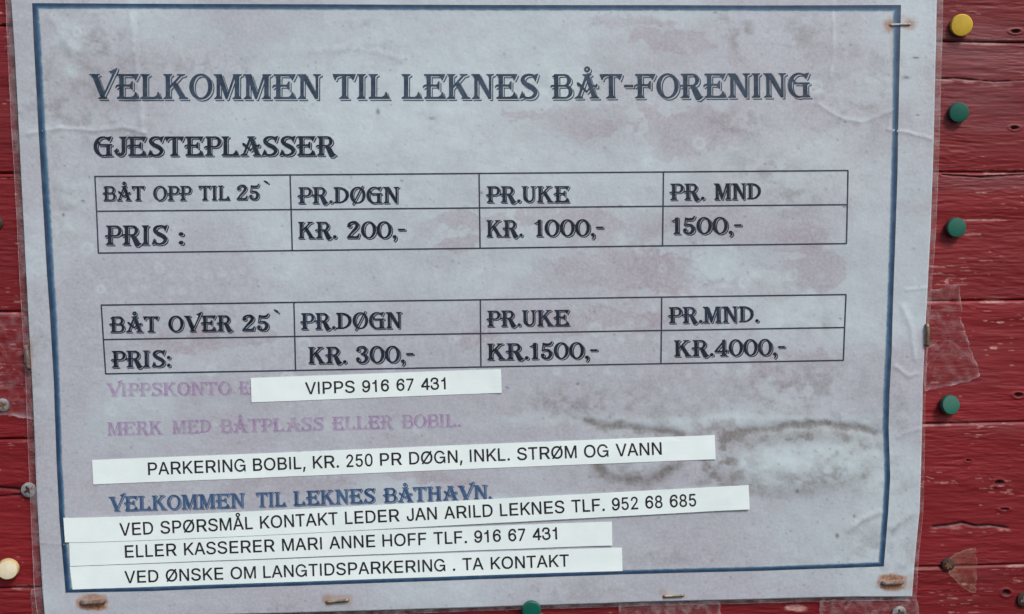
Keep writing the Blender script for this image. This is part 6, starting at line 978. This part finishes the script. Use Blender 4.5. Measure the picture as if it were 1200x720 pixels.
def run(words, x0, y0, x1, y1, cap, gap=0.60):
    """Spread words along a baseline with the plain font's own word widths."""
    W = []
    for w in words.split(' '):
        V, _ = layout(w, PLAIN); W.append(V[:, 0].max() - V[:, 0].min())
    g = gap * 100
    tot = sum(W) + g * (len(W) - 1)
    out = []; x = 0.0
    for w, k in zip(words.split(' '), W):
        a, b = x / tot, (x + k) / tot
        out.append((w, x0 + (x1 - x0) * a, y0 + (y1 - y0) * a, x0 + (x1 - x0) * b, y0 + (y1 - y0) * b, cap))
        x += k + g
    return out


strip('short white strip with a mobile payment number, directly under the lower price table', (294, 443), (587, 432.8), (588, 460.5), (295, 471.5), run('VIPPS 916 67 431', 358, 462, 522.5, 456.2, 13.8), 0)
strip('long white strip giving the motorhome parking price, above the blue welcome line', (108, 539.5), (837.3, 510), (838.3, 538), (109.5, 567.8), run('PARKERING BOBIL, KR. 250 PR DØGN, INKL. STRØM OG VANN', 173.8, 556.6, 775.5, 532.6, 14.3), 0)
strip('longest white strip, naming the leader to call, just below the blue welcome line', (75, 606.5), (876.8, 568.3), (878, 596.5), (77, 635), run('VED SPØRSMÅL KONTAKT LEDER JAN ARILD LEKNES TLF. 952 68 685', 141, 627.4, 815.7, 592.8, 14.4), 2, 2.9)
strip('white strip naming the treasurer to call, between two other white strips', (81.5, 633.6), (717, 611.4), (717.4, 639), (82.5, 663.2), run('ELLER KASSERER MARI ANNE HOFF TLF. 916 67 431', 147, 653.2, 653, 632, 14.2), 1)
strip('lowest white strip, about long term parking, on the bottom border line', (82, 664), (728.7, 642), (729.4, 669), (85.5, 690.6), run('VED ØNSKE OM LANGTIDSPARKERING . TA KONTAKT', 146.5, 683.2, 667, 664, 14.0), 0)

# ------------------------------------------------------------------ thumb tacks
def lathe(prof, n=40):
    """prof: (radius, depth) ; axis along -Y, depth counted towards the viewer."""
    bm = bmesh.new()
    rings = []
    for r, d in prof:
        if r <= 1e-7:
            rings.append([bm.verts.new((0, -d, 0))])
        else:
            rings.append([bm.verts.new((r * math.cos(2 * math.pi * k / n), -d, r * math.sin(2 * math.pi * k / n))) for k in range(n)])
    for a, b in zip(rings[:-1], rings[1:]):
        for k in range(n):
            q = [a[k % len(a)], a[(k + 1) % len(a)], b[(k + 1) % len(b)], b[k % len(b)]]
            q = list(dict.fromkeys(q))
            if len(q) > 2:
                bm.faces.new(q)
    return bm


def move(o, loc, tilt=(0, 0)):
    o.location = loc
    o.rotation_euler = (tilt[0], 0, tilt[1])


def part(name, bm, mat, root):
    o = bm_obj(name, bm, mat)
    o.parent = root
    return o


def tack(label, px, py, rpx, mat, tilt=(0, 0), y=None, rim=None):
    y = WALL_Y - 0.0002 if y is None else y
    x, z = at(px, py, y - 0.0022)
    r = rpx * PXM
    o = thing('thumb_tack', label, 'thumb tack', (0, 0, 0), 'thumb tacks pushed into the boards')
    head = [(0.0, 0.0009), (r * .85, 0.0008), (r * .97, 0.0005), (r * 1.0, 0.0007), (r * 1.0, 0.0016), (r * .975, 0.0020), (r * .92, 0.00222), (r * .84, 0.00226), (r * .5, 0.00236), (0, 0.0024)]
    part('head', lathe(head), M[mat], o)
    part('pin', lathe([(0.0005, 0.0004), (0.0005, -0.004), (0, -0.006)], 12), M['steel'], o)
    if rim:
        part('rim', lathe([(r * .93, 0.00225), (r * .985, 0.0020), (r * 1.03, 0.0015), (r * 1.03, 0.0005), (r * .9, 0.0004)]), M[rim], o)
    move(o, (x, y, z), tilt)
    return o


tack('mustard yellow thumb tack on the red board by the top right corner of the notice', 1128.5, 29, 13.3, 'yellow', (R(6), R(-8)))
tack('green thumb tack below the yellow tack, uppermost of the green ones', 1125.3, 131.5, 12.2, 'green', (R(4), R(-8)))
tack('green thumb tack on smooth red paint just above a torn clear tape piece', 1121.5, 267, 12.3, 'green', (R(0), R(0)))
tack('green thumb tack below the torn clear tape, tilted with a bright rim', 1113.8, 476, 12.6, 'green', (R(-9), R(9)))
tack('green thumb tack half under the bottom edge of the notice', 623, 716, 12, 'green', (R(3), 0), y=-0.0012)
tack('cream white thumb tack with a tan rim at the lower left of the wall', 7.5, 668, 12.4, 'cream', (R(4), R(6)), rim='tan')

# ------------------------------------------------------------------ staples
def tube(path, r, n=10, flat=1.0):
    bm = bmesh.new()
    P = [Vector(p) for p in path]
    rings = []
    for k, p in enumerate(P):
        d = (P[min(k + 1, len(P) - 1)] - P[max(k - 1, 0)]).normalized()
        up = Vector((0, 0, 1)) if abs(d.z) < .9 else Vector((1, 0, 0))
        a = d.cross(up).normalized(); b = a.cross(d)
        rings.append([bm.verts.new(p + a * r * flat * math.cos(2 * math.pi * q / n) + b * r * math.sin(2 * math.pi * q / n)) for q in range(n)])
    for a, b in zip(rings[:-1], rings[1:]):
        for q in range(n):
            bm.faces.new((a[q], a[(q + 1) % n], b[(q + 1) % n], b[q]))
    bm.faces.new(rings[0]); bm.faces.new(rings[-1])
    return bm


def staple(label, px, py, length, rpx, ang, mat, legmat, y, bow=0.0):
    o = thing('staple', label, 'staple', (0, 0, 0), 'staples through the edge of the notice')
    L = length * PXM / 2; r = rpx * PXM
    arc = [(-L + r * .2, 0.0004, 0)] + [(-L + r * 1.2 * (1 - math.cos(t)), -r * 1.2 * math.sin(t) + 0.0003, 0) for t in (0.5, 1.0, 1.45)]
    arc += [(L * k / 4, -r * 1.2 + 0.0003 - bow * (1 - (k / 4) ** 2), 0) for k in (-3, -2, -1, 0, 1, 2, 3)]
    arc += [(L - r * 1.2 * (1 - math.cos(t)), -r * 1.2 * math.sin(t) + 0.0003, 0) for t in (1.45, 1.0, 0.5)] + [(L - r * .2, 0.0004, 0)]
    part('crown', tube(arc, r, 10, 0.8), M[mat], o)
    for s in (-1, 1):
        part('leg', tube([(s * (L - r * .2), 0.00035, 0), (s * (L - r * .2), 0.003, 0), (s * (L - r * .6), 0.0065, 0)], r * .85, 8), M[legmat], o)
    x, z = at(px, py, y)
    o.location = (x, y, z)
    o.rotation_euler = (0, ang, 0)
    return o


def sheet_y(px, py):
    return float(-wave(np.array([px]), np.array([py]))[0])


def on(px, py):
    return sheet_y(px, py) - 0.0001


staple('bright steel staple with rusty ends across the blue border, top right of the notice', 1055, 29, 25, 1.4, R(-2), 'dullwhite', 'rust', on(1055, 29))
staple('rusty staple ringed by an orange stain in the bottom right corner', 1045.5, 683, 27, 2.6, R(-1), 'rustgrey', 'rust', on(1045, 683))
staple('clean brassy staple low on the notice beside a grey smear, right of centre', 789.5, 698.5, 26, 1.7, R(-1), 'brass', 'rust', on(790, 698))
staple('brown staple with one rusty end under the lowest white strip', 395.5, 704.5, 27, 1.9, R(-3), 'brass', 'rust', on(395, 704))
staple('thickly rusted staple in the bottom left corner with orange bands', 109, 705.5, 28, 2.8, R(-2), 'rustgrey', 'rust', on(109, 705))
staple('upright brassy staple on the right edge beside the torn clear tape', 1086.5, 393, 27, 2.4, R(88), 'brass', 'brass', -0.0004)
staple('upright rusty staple on the left edge with a dark tail', 32.5, 419, 27, 2.4, R(86), 'rustgrey', 'rust', -0.0004)

# ------------------------------------------------------------------ screws
def screw(label, px, py, rpx, mat, recess, arms=4, y=None, name='screw', dome=0.3, turn=0.3):
    y = WALL_Y if y is None else y
    x, z = at(px, py, y - 0.0008)
    r = rpx * PXM
    o = thing(name, label, 'screw', (0, 0, 0))
    part('head', lathe([(0, -0.001), (r * .6, -0.001), (r * .96, 0.0003), (r, 0.0005), (r * .96, 0.0008), (r * .75, 0.0009 + r * .10 * dome), (r * .4, 0.0009 + r * .16 * dome), (0, 0.0009 + r * .18 * dome)]), M[mat], o)
    bm = bmesh.new()
    n = arms * 2
    top = []
    for k in range(n):
        a = turn + math.pi * 2 * k / n
        rr = r * (.62 if k % 2 == 0 else .26)
        top.append((rr, a))
    ring = []
    for k, (rr, a) in enumerate(top):
        w = 0.16 if k % 2 == 0 else 0.0
        for da in ((-w, w) if w else (0,)):
            ring.append((rr * math.cos(a + da), rr * math.sin(a + da)))
    d0 = 0.00094 + r * .18 * dome
    vt = [bm.verts.new((p[0], -d0, p[1])) for p in ring]
    vb = [bm.verts.new((p[0], -d0 + 0.0008, p[1])) for p in ring]
    bm.faces.new(vt)
    for k in range(len(ring)):
        bm.faces.new((vt[k], vt[(k + 1) % len(ring)], vb[(k + 1) % len(ring)], vb[k]))
    part('recess', bm, M[recess], o)
    part('shank', lathe([(r * .45, -0.0008), (r * .42, -0.012), (0, -0.016)], 14), M[mat], o)
    o.location = (x, y, z)
    return o


screw('grey zinc screw with a cross recess beside the left edge of the notice', 33.5, 574.5, 9.2, 'screw', 'black', 4, turn=0.5)
screw('dark rusty screw on the wood next to a yellowed scrap of tape', 1111.5, 662, 8.8, 'black', 'rust', 6, dome=.6)
screw('pale zinc screw under the tape at the bottom right edge of the notice', 1054, 719, 9.6, 'screw', 'black', 4, turn=0.2)
screw('dark iron screw head cut off by the right edge of the photo', 1201, 703, 10, 'black', 'rustgrey', 4)
screw('small dark screw head at the left edge, above the torn tape', -4, 261, 7.5, 'black', 'rust', 4)
screw('pinkish worn screw under clear tape at the left edge', 3, 475, 8, 'screw', 'rust', 4, dome=.5)

# ------------------------------------------------------------------ pieces of clear tape
def tape_piece(label, pts, off=0.0004, mat='tape', wrinkle=0.0002, seed=1):
    """A torn flat piece (outline in survey pixels) lying on the boards; fan of rings so that a whitish edge glint can be coloured in."""
    dense = resample(pts + [pts[0]], 2)[:-1]
    dense = dense + np.stack([fbm(dense[:, 0] / 5, dense[:, 1] / 5, seed + 40, 3) - .5, fbm(dense[:, 0] / 5, dense[:, 1] / 5, seed + 50, 3) - .5], -1) * 4.0
    c = dense.mean(0)
    V = []; F = []; U = []
    n = len(dense); K = 12
    y0 = WALL_Y - off - 0.0006
    for k in range(K + 1):
        t = k / K
        q = c + (dense - c) * t
        X, Z = at_np(q[:, 0], q[:, 1], y0)
        Y = y0 - wrinkle * (fbm(q[:, 0] / 9, q[:, 1] / 9, seed, 3) - .5) * 2 * 2
        V += np.stack([X, Y, Z], -1).tolist(); U += [(i / n, t) for i in range(n)]
    for k in range(K):
        for i in range(n):
            a, b = k * n + i, k * n + (i + 1) % n
            F.append([a, b, b + n, a + n] if k else [n * 0 + i, b + n, a + n])
    o = mesh_obj('clear_tape', V, F, M[mat], None, True, np.array(U))
    return tag(o, label, 'tape', 'bits of clear sticky tape')


tape_piece('torn crinkled clear tape hanging at the right edge of the notice, between two green tacks', [(1087, 341), (1105, 337), (1125, 332), (1126, 350), (1127, 377), (1134, 400), (1142, 422), (1149, 441), (1136, 447), (1110, 452), (1083, 458), (1086, 400)], seed=3, wrinkle=0.0004)
tape_piece('small triangular scrap of yellowed tape beside the dark rusty screw', [(1119, 649), (1133, 644), (1144, 641), (1144.5, 668), (1144, 695), (1136, 694), (1124, 685), (1112, 672), (1108, 660)], seed=5, mat='yellowed')
tape_piece('wide clear tape under the bottom edge of the notice, right of the green tack', [(725, 708), (760, 706), (800, 704), (843, 703), (844, 712), (846, 735), (726, 738)], seed=7, mat='milky')
tape_piece('clear tape over a pale screw at the bottom right corner of the notice', [(960, 703), (1000, 703), (1040, 703), (1076, 704), (1078, 735), (962, 738)], seed=9, mat='milky')
tape_piece('clear tape across the left edge over a worn screw', [(-12, 365), (10, 367), (36, 371), (38, 400), (41, 440), (42, 492), (15, 488), (-12, 485)], seed=11, wrinkle=0.0005)
tape_piece('clear tape tucked under the bottom left corner of the notice', [(36, 690), (50, 688), (60, 700), (62, 740), (37, 742)], seed=13, mat='milky')
